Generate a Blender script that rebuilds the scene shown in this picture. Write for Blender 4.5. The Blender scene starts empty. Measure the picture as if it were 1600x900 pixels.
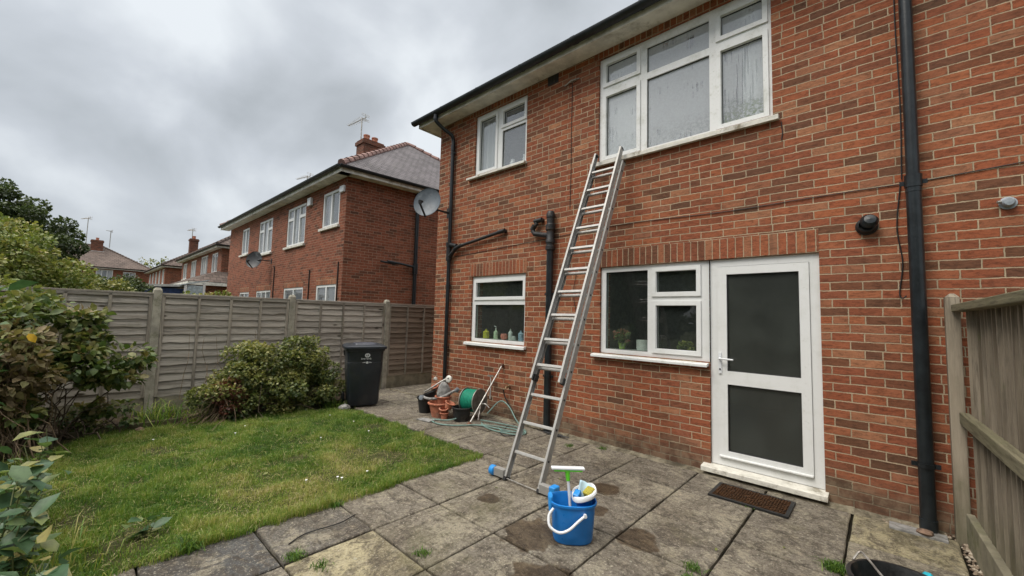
import bpy, math, random
import numpy as np
from mathutils import Vector, Matrix
rad = math.radians
random.seed(7); rng = np.random.default_rng(7)
S = bpy.context.scene; COL = S.collection

# ------------------------------------------------------------------ camera
cam_d = bpy.data.cameras.new('camera'); cam = bpy.data.objects.new('camera', cam_d); COL.objects.link(cam)
S.camera = cam
CX, CY, CZ = 0.0, -4.654, 1.56
YAW, PIT, ROL = rad(42.58), rad(4.108), rad(1.517)
fw = Vector((-math.sin(YAW)*math.cos(PIT), math.cos(YAW)*math.cos(PIT), math.sin(PIT)))
r0 = Vector((math.cos(YAW), math.sin(YAW), 0)); u0 = r0.cross(fw)
rr = r0*math.cos(ROL)+u0*math.sin(ROL); uu = -r0*math.sin(ROL)+u0*math.cos(ROL)
cam.matrix_world = Matrix(((rr.x, uu.x, -fw.x, CX), (rr.y, uu.y, -fw.y, CY), (rr.z, uu.z, -fw.z, CZ), (0, 0, 0, 1)))
cam_d.sensor_width = 36; cam_d.lens = 633.7/1600*36; cam_d.clip_start = 0.05; cam_d.clip_end = 2000

# ------------------------------------------------------------------ light
SUN_EL, SUN_AZ = 52, 200          # overcast: a very broad, weak sun behind the camera
W = bpy.data.worlds.new('World'); S.world = W; W.use_nodes = True
nt = W.node_tree; nt.nodes.clear()
def wn(t, **k):
    n = nt.nodes.new(t)
    for a, b in k.items(): setattr(n, a, b)
    return n
wl = nt.links.new
out = wn('ShaderNodeOutputWorld'); bg = wn('ShaderNodeBackground'); bg.inputs['Strength'].default_value = 0.1
sky = wn('ShaderNodeTexSky', sky_type='NISHITA', sun_disc=False, sun_elevation=rad(SUN_EL), sun_rotation=rad(SUN_AZ))
tc = wn('ShaderNodeTexCoord'); sp = wn('ShaderNodeSeparateXYZ'); wl(tc.outputs['Generated'], sp.inputs[0])
def wm(op, a, b=None, c=None):
    n = wn('ShaderNodeMath', operation=op)
    for i, v in enumerate((a, b, c)):
        if v is None: continue
        if isinstance(v, (int, float)): n.inputs[i].default_value = v
        else: wl(v, n.inputs[i])
    return n.outputs[0]
zc = wm('MAXIMUM', sp.outputs[2], 0.0)
den = wm('ADD', zc, 0.75)
cx = wm('DIVIDE', sp.outputs[0], den); cy = wm('DIVIDE', sp.outputs[1], den)
cmb = wn('ShaderNodeCombineXYZ'); wl(cx, cmb.inputs[0]); wl(cy, cmb.inputs[1])
n1 = wn('ShaderNodeTexNoise'); n1.inputs['Scale'].default_value = 3.6; n1.inputs['Detail'].default_value = 6; n1.inputs['Roughness'].default_value = .46
n1.inputs['Distortion'].default_value = .25
wl(cmb.outputs[0], n1.inputs['Vector'])
ramp = wn('ShaderNodeValToRGB'); wl(n1.outputs['Fac'], ramp.inputs[0])
e = ramp.color_ramp.elements
e[0].position = .35; e[0].color = (.50, .535, .565, 1)
e[1].position = .63; e[1].color = (.88, .925, .96, 1)
m_ = e.new(.5); m_.color = (.66, .70, .745, 1)
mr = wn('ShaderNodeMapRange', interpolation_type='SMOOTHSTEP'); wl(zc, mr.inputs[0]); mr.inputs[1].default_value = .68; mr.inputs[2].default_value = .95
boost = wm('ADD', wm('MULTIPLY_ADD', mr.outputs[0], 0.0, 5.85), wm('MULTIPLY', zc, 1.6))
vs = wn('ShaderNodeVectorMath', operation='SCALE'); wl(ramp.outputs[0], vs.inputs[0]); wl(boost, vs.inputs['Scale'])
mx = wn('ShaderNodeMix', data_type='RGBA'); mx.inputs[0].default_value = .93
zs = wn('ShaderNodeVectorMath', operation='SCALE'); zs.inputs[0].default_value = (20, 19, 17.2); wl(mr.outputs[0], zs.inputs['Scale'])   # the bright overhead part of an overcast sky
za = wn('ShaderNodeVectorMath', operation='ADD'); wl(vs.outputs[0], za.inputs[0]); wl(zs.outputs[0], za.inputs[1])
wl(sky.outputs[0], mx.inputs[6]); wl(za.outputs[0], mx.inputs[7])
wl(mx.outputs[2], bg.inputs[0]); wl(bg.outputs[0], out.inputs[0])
sd = bpy.data.lights.new('sun', 'SUN'); sd.energy = 1.5; sd.angle = rad(28); sd.color = (1, .94, .86)
so = bpy.data.objects.new('sun', sd); COL.objects.link(so)
az = rad(SUN_AZ); el = rad(SUN_EL)
sv = Vector((math.sin(az)*math.cos(el), math.cos(az)*math.cos(el), math.sin(el)))   # towards the sun
so.rotation_euler = sv.to_track_quat('Z', 'Y').to_euler()
S.view_settings.view_transform = 'Standard'; S.view_settings.look = 'None'
S.view_settings.exposure = 0.58; S.view_settings.gamma = 1; S.view_settings.use_curve_mapping = False

# ------------------------------------------------------------------ material helpers
class NT:
    def __init__(s, name):
        s.m = bpy.data.materials.new(name); s.m.use_nodes = True; s.t = s.m.node_tree; s.t.nodes.clear()
        s.o = s.n('ShaderNodeOutputMaterial')
    def n(s, ty, **k):
        x = s.t.nodes.new(ty)
        for a, b in k.items(): setattr(x, a, b)
        return x
    def put(s, sock, v):
        if v is None: return
        if isinstance(v, bpy.types.NodeSocket): s.t.links.new(v, sock)
        elif isinstance(v, (tuple, list)) and len(v) == 3 and sock.type == 'RGBA': sock.default_value = (*v, 1)
        else: sock.default_value = v
    def math(s, op, a, b=None, c=None, clamp=False):
        x = s.n('ShaderNodeMath', operation=op, use_clamp=clamp)
        for i, v in enumerate((a, b, c)): s.put(x.inputs[i], v)
        return x.outputs[0]
    def mix(s, f, a, b, mode='MIX'):
        x = s.n('ShaderNodeMix', data_type='RGBA', blend_type=mode); s.put(x.inputs[0], f); s.put(x.inputs[6], a); s.put(x.inputs[7], b)
        return x.outputs[2]
    def fmix(s, f, a, b):
        x = s.n('ShaderNodeMix', data_type='FLOAT'); s.put(x.inputs[0], f); s.put(x.inputs[2], a); s.put(x.inputs[3], b)
        return x.outputs[0]
    def noise(s, vec, scale, detail=4, rough=.55, dist=0, col=False):
        x = s.n('ShaderNodeTexNoise'); s.put(x.inputs['Vector'], vec); x.inputs['Scale'].default_value = scale
        x.inputs['Detail'].default_value = detail; x.inputs['Roughness'].default_value = rough; x.inputs['Distortion'].default_value = dist
        return x.outputs['Color' if col else 'Fac']
    def vor(s, vec, scale, feat='F1', out='Distance', rnd=1):
        x = s.n('ShaderNodeTexVoronoi', feature=feat); s.put(x.inputs['Vector'], vec); x.inputs['Scale'].default_value = scale
        x.inputs['Randomness'].default_value = rnd
        return x.outputs[out]
    def ramp(s, f, stops, interp='LINEAR'):
        x = s.n('ShaderNodeValToRGB'); s.put(x.inputs[0], f); cr = x.color_ramp; cr.interpolation = interp
        while len(cr.elements) < len(stops): cr.elements.new(.5)
        for e, (p, c) in zip(cr.elements, stops):
            e.position = p; e.color = (*c, 1) if isinstance(c, tuple) else (c, c, c, 1)
        return x.outputs[0]
    def sstep(s, v, a, b):
        x = s.n('ShaderNodeMapRange', interpolation_type='SMOOTHSTEP'); s.put(x.inputs[0], v); x.inputs[1].default_value = a; x.inputs[2].default_value = b
        return x.outputs[0]
    def pos(s): return s.n('ShaderNodeNewGeometry').outputs['Position']
    def obj(s): return s.n('ShaderNodeTexCoord').outputs['Object']
    def scale(s, v, xyz):
        x = s.n('ShaderNodeVectorMath', operation='MULTIPLY'); s.put(x.inputs[0], v); x.inputs[1].default_value = xyz
        return x.outputs[0]
    def sep(s, v):
        x = s.n('ShaderNodeSeparateXYZ'); s.put(x.inputs[0], v); return x.outputs
    def comb(s, a=0., b=0., c=0.):
        x = s.n('ShaderNodeCombineXYZ')
        for i, v in enumerate((a, b, c)): s.put(x.inputs[i], v)
        return x.outputs[0]
    def attr(s, name):
        x = s.n('ShaderNodeAttribute'); x.attribute_name = name; return x.outputs['Fac']
    def bump(s, h, dist=.01, strength=1.):
        x = s.n('ShaderNodeBump'); s.put(x.inputs['Height'], h); x.inputs['Distance'].default_value = dist; x.inputs['Strength'].default_value = strength
        return x.outputs[0]
    def bsdf(s, col, rough=.6, metal=0., normal=None, spec=.5, **k):
        x = s.n('ShaderNodeBsdfPrincipled'); s.put(x.inputs['Base Color'], col); s.put(x.inputs['Roughness'], rough)
        s.put(x.inputs['Metallic'], metal); s.put(x.inputs['Specular IOR Level'], spec)
        if normal is not None: s.put(x.inputs['Normal'], normal)
        for a, b in k.items(): s.put(x.inputs[a], b)
        return x.outputs[0]
    def done(s, sh): s.t.links.new(sh, s.o.inputs['Surface']); return s.m

def simple(name, col, rough=.5, metal=0., var=.25, scale=12., dirt=None, bump=.0015, spec=.5):
    N = NT(name); p = N.pos(); n = N.noise(p, scale, 6, .6); n2 = N.noise(p, scale*6, 4)
    c = N.mix(N.sstep(n, .3, .7), tuple(v*(1-var) for v in col), tuple(min(1, v*(1+var)) for v in col))
    if dirt: c = N.mix(N.sstep(N.noise(p, scale*.6, 8, .7), .52, .72), c, dirt)
    r = N.fmix(n2, max(rough-.12, .03), min(rough+.12, 1))
    return N.done(N.bsdf(c, r, metal, N.bump(n2, bump), spec))

def brick_mat(name, soldier=False, stops=None, mortar=(.55, .43, .29), dark=.42):
    N = NT(name); g = N.n('ShaderNodeNewGeometry'); P = g.outputs['Position']; s = N.sep(P)
    nn = N.sep(g.outputs['True Normal'])
    ax = N.math('GREATER_THAN', N.math('ABSOLUTE', nn[0]), .6)
    az_ = N.math('GREATER_THAN', N.math('ABSOLUTE', nn[2]), .6)
    wob = N.noise(P, 9, 3); wob2 = N.noise(P, 45, 3)
    w = N.math('ADD', N.math('MULTIPLY', N.math('SUBTRACT', wob, .5), .012), N.math('MULTIPLY', N.math('SUBTRACT', N.noise(P, 1.3, 2), .5), .03)); w2 = N.math('MULTIPLY', N.math('SUBTRACT', wob2, .5), .009)
    U = N.math('ADD', N.fmix(ax, s[0], s[1]), w2); V = N.math('ADD', N.math('ADD', N.fmix(az_, s[2], s[1]), w), w2)
    if soldier: bu, bv = .0750, .2200; V = N.math('SUBTRACT', V, .035)
    else: bu, bv = .2250, .0750
    row = N.math('FLOOR', N.math('DIVIDE', V, bv))
    wn_ = N.n('ShaderNodeTexWhiteNoise', noise_dimensions='1D'); N.put(wn_.inputs['W'], row)
    par = N.math('ABSOLUTE', N.math('MODULO', row, 2))
    off = 0. if soldier else N.math('ADD', N.math('MULTIPLY', par, .5), N.math('MULTIPLY', wn_.outputs[0], .10))
    u = N.math('ADD', N.math('DIVIDE', U, bu), off)
    fu = N.math('FRACT', u); fv = N.math('FRACT', N.math('DIVIDE', V, bv)); colm = N.math('FLOOR', u)
    if not soldier:   # one brick in five is a pair of headers
        wh = N.n('ShaderNodeTexWhiteNoise', noise_dimensions='2D'); N.put(wh.inputs[0], N.comb(N.math('ADD', colm, 31.7), row, 0.))
        hd = N.math('LESS_THAN', wh.outputs[0], .05)
        f2 = N.math('MULTIPLY', fu, 2); half = N.math('MULTIPLY', N.math('FLOOR', f2), N.math('MULTIPLY', hd, .37))
        du_full = N.math('MULTIPLY', N.math('MINIMUM', fu, N.math('SUBTRACT', 1., fu)), bu)
        fr = N.math('FRACT', f2)
        du_half = N.math('MULTIPLY', N.math('MINIMUM', fr, N.math('SUBTRACT', 1., fr)), bu/2)
        du = N.fmix(hd, du_full, du_half)
        cell = N.comb(N.math('ADD', colm, half), row, 0.)
    else:
        du = N.math('MULTIPLY', N.math('MINIMUM', fu, N.math('SUBTRACT', 1., fu)), bu); cell = N.comb(colm, row, 0.)
    dv = N.math('MULTIPLY', N.math('MINIMUM', fv, N.math('SUBTRACT', 1., fv)), bv)
    d = N.math('MINIMUM', du, dv)
    d = N.math('ADD', d, N.math('MULTIPLY', N.math('SUBTRACT', N.noise(P, 95, 4, .75), .5), .0065))
    mask = N.sstep(d, .0034, .0056)
    wc = N.n('ShaderNodeTexWhiteNoise', noise_dimensions='2D'); N.put(wc.inputs[0], cell)
    wc2 = N.n('ShaderNodeTexWhiteNoise', noise_dimensions='2D'); N.put(wc2.inputs[0], N.scale(cell, (1.37, 2.11, 1)))
    stops = stops or [(0, (.14, .074, .044)), (.09, (.19, .084, .045)), (.24, (.265, .092, .046)), (.42, (.325, .100, .048)), (.62, (.38, .114, .051)), (.80, (.43, .148, .066)), (.93, (.36, .160, .088)), (1, (.49, .22, .11))]
    c = N.ramp(wc.outputs[0], stops)
    c = N.mix(N.math('MULTIPLY', wc2.outputs[0], .38), c, (.29, .105, .062))
    big = N.noise(P, .55, 5, .6); midn = N.noise(P, 7, 6, .65); fine = N.noise(P, 60, 6, .75)
    smear = N.noise(N.scale(P, (1, 1, 3.2)), 13, 9, .82, .6)
    c = N.mix(N.sstep(smear, .42, .68), c, N.mix(1., c, (.38, .37, .36), 'MULTIPLY'))
    c = N.mix(N.math('MULTIPLY', N.sstep(smear, .30, .44), -0.45) if False else N.math('MULTIPLY', N.math('SUBTRACT', 1., N.sstep(smear, .30, .43)), .45), c, (.50, .20, .12))
    c = N.mix(N.math('MULTIPLY', N.sstep(fine, .50, .70), .6), c, (.12, .06, .045))
    c = N.mix(N.math('MULTIPLY', N.sstep(N.noise(P, 85, 3, .6), .66, .74), .55), c, (.50, .33, .24))
    c = N.mix(N.math('MULTIPLY', N.sstep(big, .40, .70), dark), c, N.mix(1., c, (.6, .58, .6), 'MULTIPLY'))
    eff = N.math('MULTIPLY', N.sstep(N.noise(P, 1.6, 6, .7), .60, .80), .28)
    c = N.mix(eff, c, (.50, .36, .28))
    drip = N.math('MULTIPLY', N.sstep(N.noise(N.scale(P, (7, 7, .7)), 1., 6, .7), .56, .72), N.sstep(N.noise(P, .9, 3), .45, .6))
    c = N.mix(N.math('MULTIPLY', drip, .45), c, (.13, .07, .045))
    mo = N.mix(N.sstep(N.noise(P, 3., 5), .35, .7), mortar, tuple(v*.62 for v in mortar))
    mo = N.mix(N.sstep(N.noise(P, 150, 2), .4, .7), mo, tuple(v*.7 for v in mortar))
    col = N.mix(mask, mo, c)
    # damp, green-brown staining on the lowest courses
    st = N.math('SUBTRACT', 1., N.sstep(N.math('ADD', s[2], N.math('MULTIPLY', N.math('SUBTRACT', N.noise(P, 2.5, 5), .5), .30)), .06, .36))
    col = N.mix(N.math('MULTIPLY', st, .74), col, N.mix(N.sstep(midn, .4, .6), (.075, .058, .040), (.19, .155, .105)))
    h = N.math('ADD', N.math('MULTIPLY', mask, 1.), N.math('ADD', N.math('MULTIPLY', fine, .35), N.math('MULTIPLY', midn, .3)))
    h = N.math('ADD', h, N.math('MULTIPLY', wc2.outputs[0], .25))
    return N.done(N.bsdf(col, N.fmix(fine, .8, .98), 0., N.bump(h, .006, .9), .25))

M = {}
M['brick'] = brick_mat('red_brick')
M['soldier'] = brick_mat('soldier_brick', True)
M['brick_far'] = brick_mat('red_brick_far', dark=.35, mortar=(.40, .28, .20), stops=[(0, (.11, .052, .034)), (.2, (.22, .076, .043)), (.6, (.30, .095, .052)), (1, (.36, .125, .07))])
M['brick_sooty'] = brick_mat('sooty_brick', dark=.8, mortar=(.22, .17, .13), stops=[(0, (.07, .04, .03)), (.5, (.17, .065, .042)), (1, (.24, .09, .055))])
M['upvc'] = None
def upvc(name, dirt):
    N = NT(name); p = N.pos(); n = N.noise(p, 5, 7, .7); f = N.noise(p, 40, 5, .7)
    c = N.mix(N.math('MULTIPLY', N.sstep(n, .45, .75), dirt), (.78, .79, .78), (.48, .49, .42))
    c = N.mix(N.math('MULTIPLY', N.sstep(f, .60, .75), dirt), c, (.33, .33, .24))
    return N.done(N.bsdf(c, .33, 0., N.bump(n, .001), .5))
M['upvc'] = upvc('white_upvc', .25); M['upvc_dirty'] = upvc('mossy_white_upvc', .75)
M['sill_old'] = simple('weathered_sill', (.66, .64, .57), .6, var=.15, scale=9, dirt=(.20, .17, .11))
M['gasket'] = simple('black_gasket', (.015, .015, .015), .6)
M['pipe'] = simple('black_pipe_plastic', (.012, .016, .019), .34, var=.4, scale=8, bump=.001)
M['iron'] = simple('painted_cast_iron', (.016, .016, .017), .5, var=.5, scale=14, dirt=(.09, .055, .035), bump=.003)
M['gutter'] = simple('black_gutter', (.014, .018, .021), .45, var=.4, scale=6)
M['fascia'] = simple('aged_white_fascia', (.72, .70, .64), .6, var=.2, scale=4, dirt=(.30, .27, .20))
M['alu'] = None
N = NT('weathered_aluminium'); p = N.pos(); n = N.noise(p, 18, 6, .6); f = N.noise(p, 90, 4)
M['alu'] = N.done(N.bsdf(N.mix(n, (.27, .265, .25), (.52, .51, .49)), N.fmix(f, .42, .65), N.fmix(n, .35, .65), N.bump(f, .001), .5))
M['blue'] = simple('blue_plastic', (.012, .19, .58), .32, var=.10, scale=5, bump=.0005)
M['blue_light'] = simple('bright_blue_plastic', (.02, .25, .66), .35, var=.12, scale=9, bump=.0005)
M['white_pl'] = simple('white_plastic', (.74, .76, .78), .35, var=.06, scale=6, bump=.0005)
M['lime'] = simple('lime_green_plastic', (.13, .62, .03), .35, var=.1, bump=.0005)
M['rubber'] = simple('black_rubber', (.014, .014, .014), .6)
M['binp'] = simple('charcoal_bin_plastic', (.019, .024, .032), .38, var=.25, scale=3, dirt=(.035, .037, .04), bump=.002)
M['binlid'] = simple('grey_bin_lid', (.05, .055, .075), .42, var=.3, scale=5, dirt=(.10, .10, .12), bump=.001)
M['terra'] = simple('terracotta', (.42, .15, .085), .75, var=.25, scale=14, dirt=(.40, .26, .19), bump=.003)
M['blackpot'] = simple('black_pot_plastic', (.014, .015, .016), .42, var=.4, scale=10, dirt=(.06, .05, .04))
M['greyst'] = simple('grey_stone', (.25, .245, .235), .85, var=.35, scale=18, dirt=(.12, .11, .09), bump=.006)
M['greypl'] = simple('grey_blue_plastic', (.16, .18, .20), .5)
M['brownstone'] = simple('brown_stone', (.20, .13, .09), .9, var=.4, scale=30, dirt=(.09, .07, .05), bump=.006)
M['hose'] = simple('green_hose', (.015, .27, .17), .4, var=.2, scale=12, dirt=(.05, .22, .15))
M['hosegrey'] = simple('pale_green_hose', (.16, .26, .23), .45, var=.2, scale=12, dirt=(.10, .12, .10))
M['steel'] = simple('tarnished_steel', (.42, .40, .37), .42, .7, var=.3, scale=20, dirt=(.16, .10, .06))
M['brass'] = simple('old_brass', (.22, .15, .08), .5, .5, var=.4, scale=20)
M['cable'] = simple('black_cable', (.012, .012, .012), .5)
M['tile'] = None
def roof_mat(name, base, tw=.17, th=.10):
    N = NT(name); g = N.n('ShaderNodeNewGeometry'); P = g.outputs['Position']; s = N.sep(P); nn = N.sep(g.outputs['True Normal'])
    ax = N.math('GREATER_THAN', N.math('ABSOLUTE', nn[0]), N.math('ABSOLUTE', nn[1]))
    U = N.fmix(ax, s[0], s[1]); V = s[2]
    row = N.math('FLOOR', N.math('DIVIDE', V, th)); u = N.math('ADD', N.math('DIVIDE', U, tw), N.math('MULTIPLY', N.math('MODULO', row, 2), .5))
    fv = N.math('FRACT', N.math('DIVIDE', V, th)); fu = N.math('FRACT', u)
    wc = N.n('ShaderNodeTexWhiteNoise', noise_dimensions='2D'); N.put(wc.inputs[0], N.comb(N.math('FLOOR', u), row, 0.))
    c = N.mix(wc.outputs[0], tuple(v*.75 for v in base), tuple(v*1.25 for v in base))
    c = N.mix(N.sstep(N.noise(P, .8, 6, .65), .4, .75), c, tuple(v*1.5 for v in base))
    c = N.mix(N.sstep(N.noise(P, 9, 6, .7), .55, .75), c, (.10, .10, .07))
    edge = N.math('MULTIPLY', N.sstep(fv, .0, .12), N.sstep(N.math('MINIMUM', fu, N.math('SUBTRACT', 1., fu)), .0, .05))
    c = N.mix(edge, tuple(v*.35 for v in base), c)
    h = N.math('ADD', N.math('SUBTRACT', 1., fv), edge)
    return N.done(N.bsdf(c, .8, 0., N.bump(h, .02, .8), .3))
M['tile_grey'] = roof_mat('grey_brown_tiles', (.105, .094, .100), .20, .10)
M['tile_brown'] = roof_mat('brown_tiles', (.105, .078, .066), .3, .16)
M['tile_red'] = simple('red_ridge_tiles', (.24, .14, .12), .8, var=.35, scale=3, bump=.004)
M['leadwhite'] = simple('white_flashing', (.55, .55, .53), .6)

def wood_mat(name, a, b, axis, green=.25):
    N = NT(name); P = N.pos()
    sc = {'x': (.9, 14, 14), 'y': (14, .9, 14), 'z': (14, 14, .9)}[axis]
    sc2 = tuple(v*4 for v in sc)
    at = N.attr('v')
    oo = N.n('ShaderNodeVectorMath', operation='ADD'); N.put(oo.inputs[0], P); N.put(oo.inputs[1], N.comb(N.math('MULTIPLY', at, 7.3), N.math('MULTIPLY', at, 3.1), N.math('MULTIPLY', at, 5.7)))
    Q = oo.outputs[0]
    g1 = N.noise(N.scale(Q, sc), 1., 7, .65, .3); g2 = N.noise(N.scale(Q, sc2), 1., 5, .7)
    c = N.mix(N.sstep(g1, .3, .7), a, b)
    c = N.mix(N.math('MULTIPLY', N.sstep(g2, .47, .66), .75), c, tuple(v*.32 for v in a))
    c = N.mix(N.math('MULTIPLY', N.sstep(N.noise(N.scale(Q, tuple(v*.5 for v in sc)), 1., 4, .6), .5, .65), .5), c, tuple(min(1, v*1.45) for v in a))
    c = N.mix(N.math('MULTIPLY', at, .38), c, tuple(v*.45 for v in a))
    kn = N.vor(N.scale(Q, {'x': (1, 3, 3), 'y': (3, 1, 3), 'z': (3, 3, 1)}[axis]), 1.6)
    c = N.mix(N.math('SUBTRACT', 1., N.sstep(kn, .04, .11)), c, (.035, .025, .018))
    s = N.sep(P)
    low = N.math('SUBTRACT', 1., N.sstep(N.math('ADD', s[2], N.math('MULTIPLY', N.noise(P, 3, 5), .5)), .3, .85))
    c = N.mix(N.math('MULTIPLY', low, green), c, (.085, .09, .04))
    c = N.mix(N.math('MULTIPLY', N.sstep(N.noise(P, 2.2, 6, .7), .55, .72), green), c, (.12, .13, .06))
    return N.done(N.bsdf(c, .85, 0., N.bump(N.math('ADD', g1, g2), .004, .8), .25))
M['fence_y'] = wood_mat('weathered_fence_slats', (.50, .46, .40), (.24, .205, .165), 'y', .25)
M['fence_z'] = wood_mat('weathered_upright_battens', (.45, .40, .33), (.19, .165, .135), 'z', .35)
M['board_z'] = wood_mat('green_grey_boards', (.36, .31, .24), (.13, .105, .075), 'z', .45)
M['rail_y'] = wood_mat('mossy_rail', (.25, .225, .15), (.16, .15, .09), 'y', .55)
M['conc'] = simple('fence_concrete', (.36, .335, .27), .9, var=.25, scale=7, dirt=(.17, .17, .10), bump=.004)
M['gravb'] = simple('mossy_gravel_board', (.22, .20, .14), .9, var=.3, scale=5, dirt=(.12, .13, .05), bump=.004)
M['wood_dark'] = wood_mat('dark_edging_wood', (.12, .095, .06), (.07, .055, .035), 'y', .4)

# paving
N = NT('riven_paving'); P = N.pos(); v = N.attr('v'); g_ = N.attr('g')
vv = N.n('ShaderNodeVectorMath', operation='ADD'); N.put(vv.inputs[0], P); N.put(vv.inputs[1], N.comb(N.math('MULTIPLY', v, 13.), N.math('MULTIPLY', v, 7.), 0.))
Q = vv.outputs[0]
riv = N.noise(N.mix(N.math('GREATER_THAN', N.math('FRACT', N.math('MULTIPLY', v, 7.)), .5), N.scale(Q, (1, 2.2, 1)), N.scale(Q, (2.0, 1.1, 1))), 5, 10, .74, .9); blotch = N.noise(P, 2.1, 7, .62); fine = N.noise(P, 48, 7, .85); mid = N.noise(Q, 15, 8, .78, .4)
c = N.mix(v, (.200, .176, .142), (.300, .265, .205))
c = N.mix(N.math('GREATER_THAN', v, 1.05), c, (.44, .385, .24)); c = N.mix(g_, c, (.085, .088, .092))
c = N.mix(N.math('MULTIPLY', N.sstep(riv, .46, .60), .72), c, (.080, .064, .048))
c = N.mix(N.math('MULTIPLY', N.sstep(N.noise(Q, 3.2, 9, .75, .5), .50, .60), .62), c, (.385, .345, .255))
c = N.mix(N.math('MULTIPLY', N.sstep(blotch, .48, .64), .55), c, (.085, .066, .048))
c = N.mix(N.math('MULTIPLY', N.sstep(mid, .50, .62), .62), c, (.050, .040, .030))
c = N.mix(N.math('MULTIPLY', N.math('SUBTRACT', 1., N.sstep(mid, .36, .46)), .45), c, (.42, .36, .26))
c = N.mix(N.math('MULTIPLY', N.sstep(fine, .50, .60), .55), c, (.045, .036, .026))
c = N.mix(N.math('MULTIPLY', N.math('SUBTRACT', 1., N.sstep(fine, .38, .44)), .75), c, (.56, .50, .39))
spk = N.math('SUBTRACT', 1., N.sstep(N.vor(P, 26.), .10, .16)); spn = N.sstep(N.noise(P, 5, 4), .52, .60)
c = N.mix(N.math('MULTIPLY', N.math('MULTIPLY', spk, spn), .6), c, (.60, .56, .46))
lich = N.math('MULTIPLY', N.math('SUBTRACT', 1., N.sstep(N.vor(P, 9.), .08, .13)), N.sstep(N.noise(P, 2.7, 3), .56, .64))
c = N.mix(N.math('MULTIPLY', lich, .6), c, (.44, .42, .34))
c = N.mix(N.math('MULTIPLY', N.sstep(N.noise(P, 1.1, 6, .7), .52, .72), .40), c, (.125, .120, .045))
s = N.sep(P)
def blob(x, y, r):
    a = N.math('POWER', N.math('SUBTRACT', s[0], x), 2.); b = N.math('POWER', N.math('SUBTRACT', s[1], y), 2.)
    d = N.math('SQRT', N.math('ADD', a, b))
    return N.math('SUBTRACT', 1., N.sstep(N.math('ADD', d, N.math('MULTIPLY', N.math('SUBTRACT', N.noise(P, 7, 5), .5), r*1.5)), r*.85, r*1.0))
wet = blob(-1.93, -2.28, .22)
for b in ((-1.36, -1.80, .17), (-1.55, -2.62, .20), (-2.55, -2.1, .10), (-1.78, -1.62, .10), (-1.95, -1.2, .14)): wet = N.math('MAXIMUM', wet, blob(*b))
c = N.mix(N.math('MULTIPLY', wet, .82), c, N.mix(1., c, (.34, .26, .18), 'MULTIPLY'))
h = N.math('ADD', N.math('MULTIPLY', riv, 1.), N.math('ADD', N.math('MULTIPLY', mid, .45), N.math('MULTIPLY', fine, .18)))
M['slab'] = N.done(N.bsdf(c, N.fmix(wet, N.fmix(fine, .62, .9), .3), 0., N.bump(h, .03, 1.), .35))

def soil(name, a, b, sc=14):
    N = NT(name); P = N.pos(); n = N.noise(P, sc, 8, .7); n2 = N.noise(P, 1.4, 4)
    c = N.mix(N.sstep(n, .35, .65), a, b); c = N.mix(N.sstep(n2, .5, .7), c, tuple(x*.7 for x in a))
    return N.done(N.bsdf(c, .95, 0., N.bump(n, .03), .2))
M['soil'] = soil('dark_soil', (.035, .026, .018), (.075, .055, .036))
M['joint'] = soil('joint_dirt', (.012, .010, .006), (.030, .026, .014), 20)
M['cement'] = soil('cement_strip', (.10, .085, .06), (.30, .265, .19), 9)
M['lawnbase'] = soil('lawn_soil', (.045, .050, .018), (.085, .080, .030), 25)
M['ground'] = soil('rough_ground', (.05, .065, .025), (.09, .09, .045), 2)
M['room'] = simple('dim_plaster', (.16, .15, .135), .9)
M['curtain'] = None
N = NT('net_curtain'); d_ = N.n('ShaderNodeBsdfDiffuse'); d_.inputs[0].default_value = (.8, .82, .8, 1); t_ = N.n('ShaderNodeBsdfTranslucent'); t_.inputs[0].default_value = (.8, .82, .8, 1)
mm = N.n('ShaderNodeMixShader'); N.put(mm.inputs[0], .4); N.put(mm.inputs[1], d_.outputs[0]); N.put(mm.inputs[2], t_.outputs[0]); M['curtain'] = N.done(mm.outputs[0])

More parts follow.
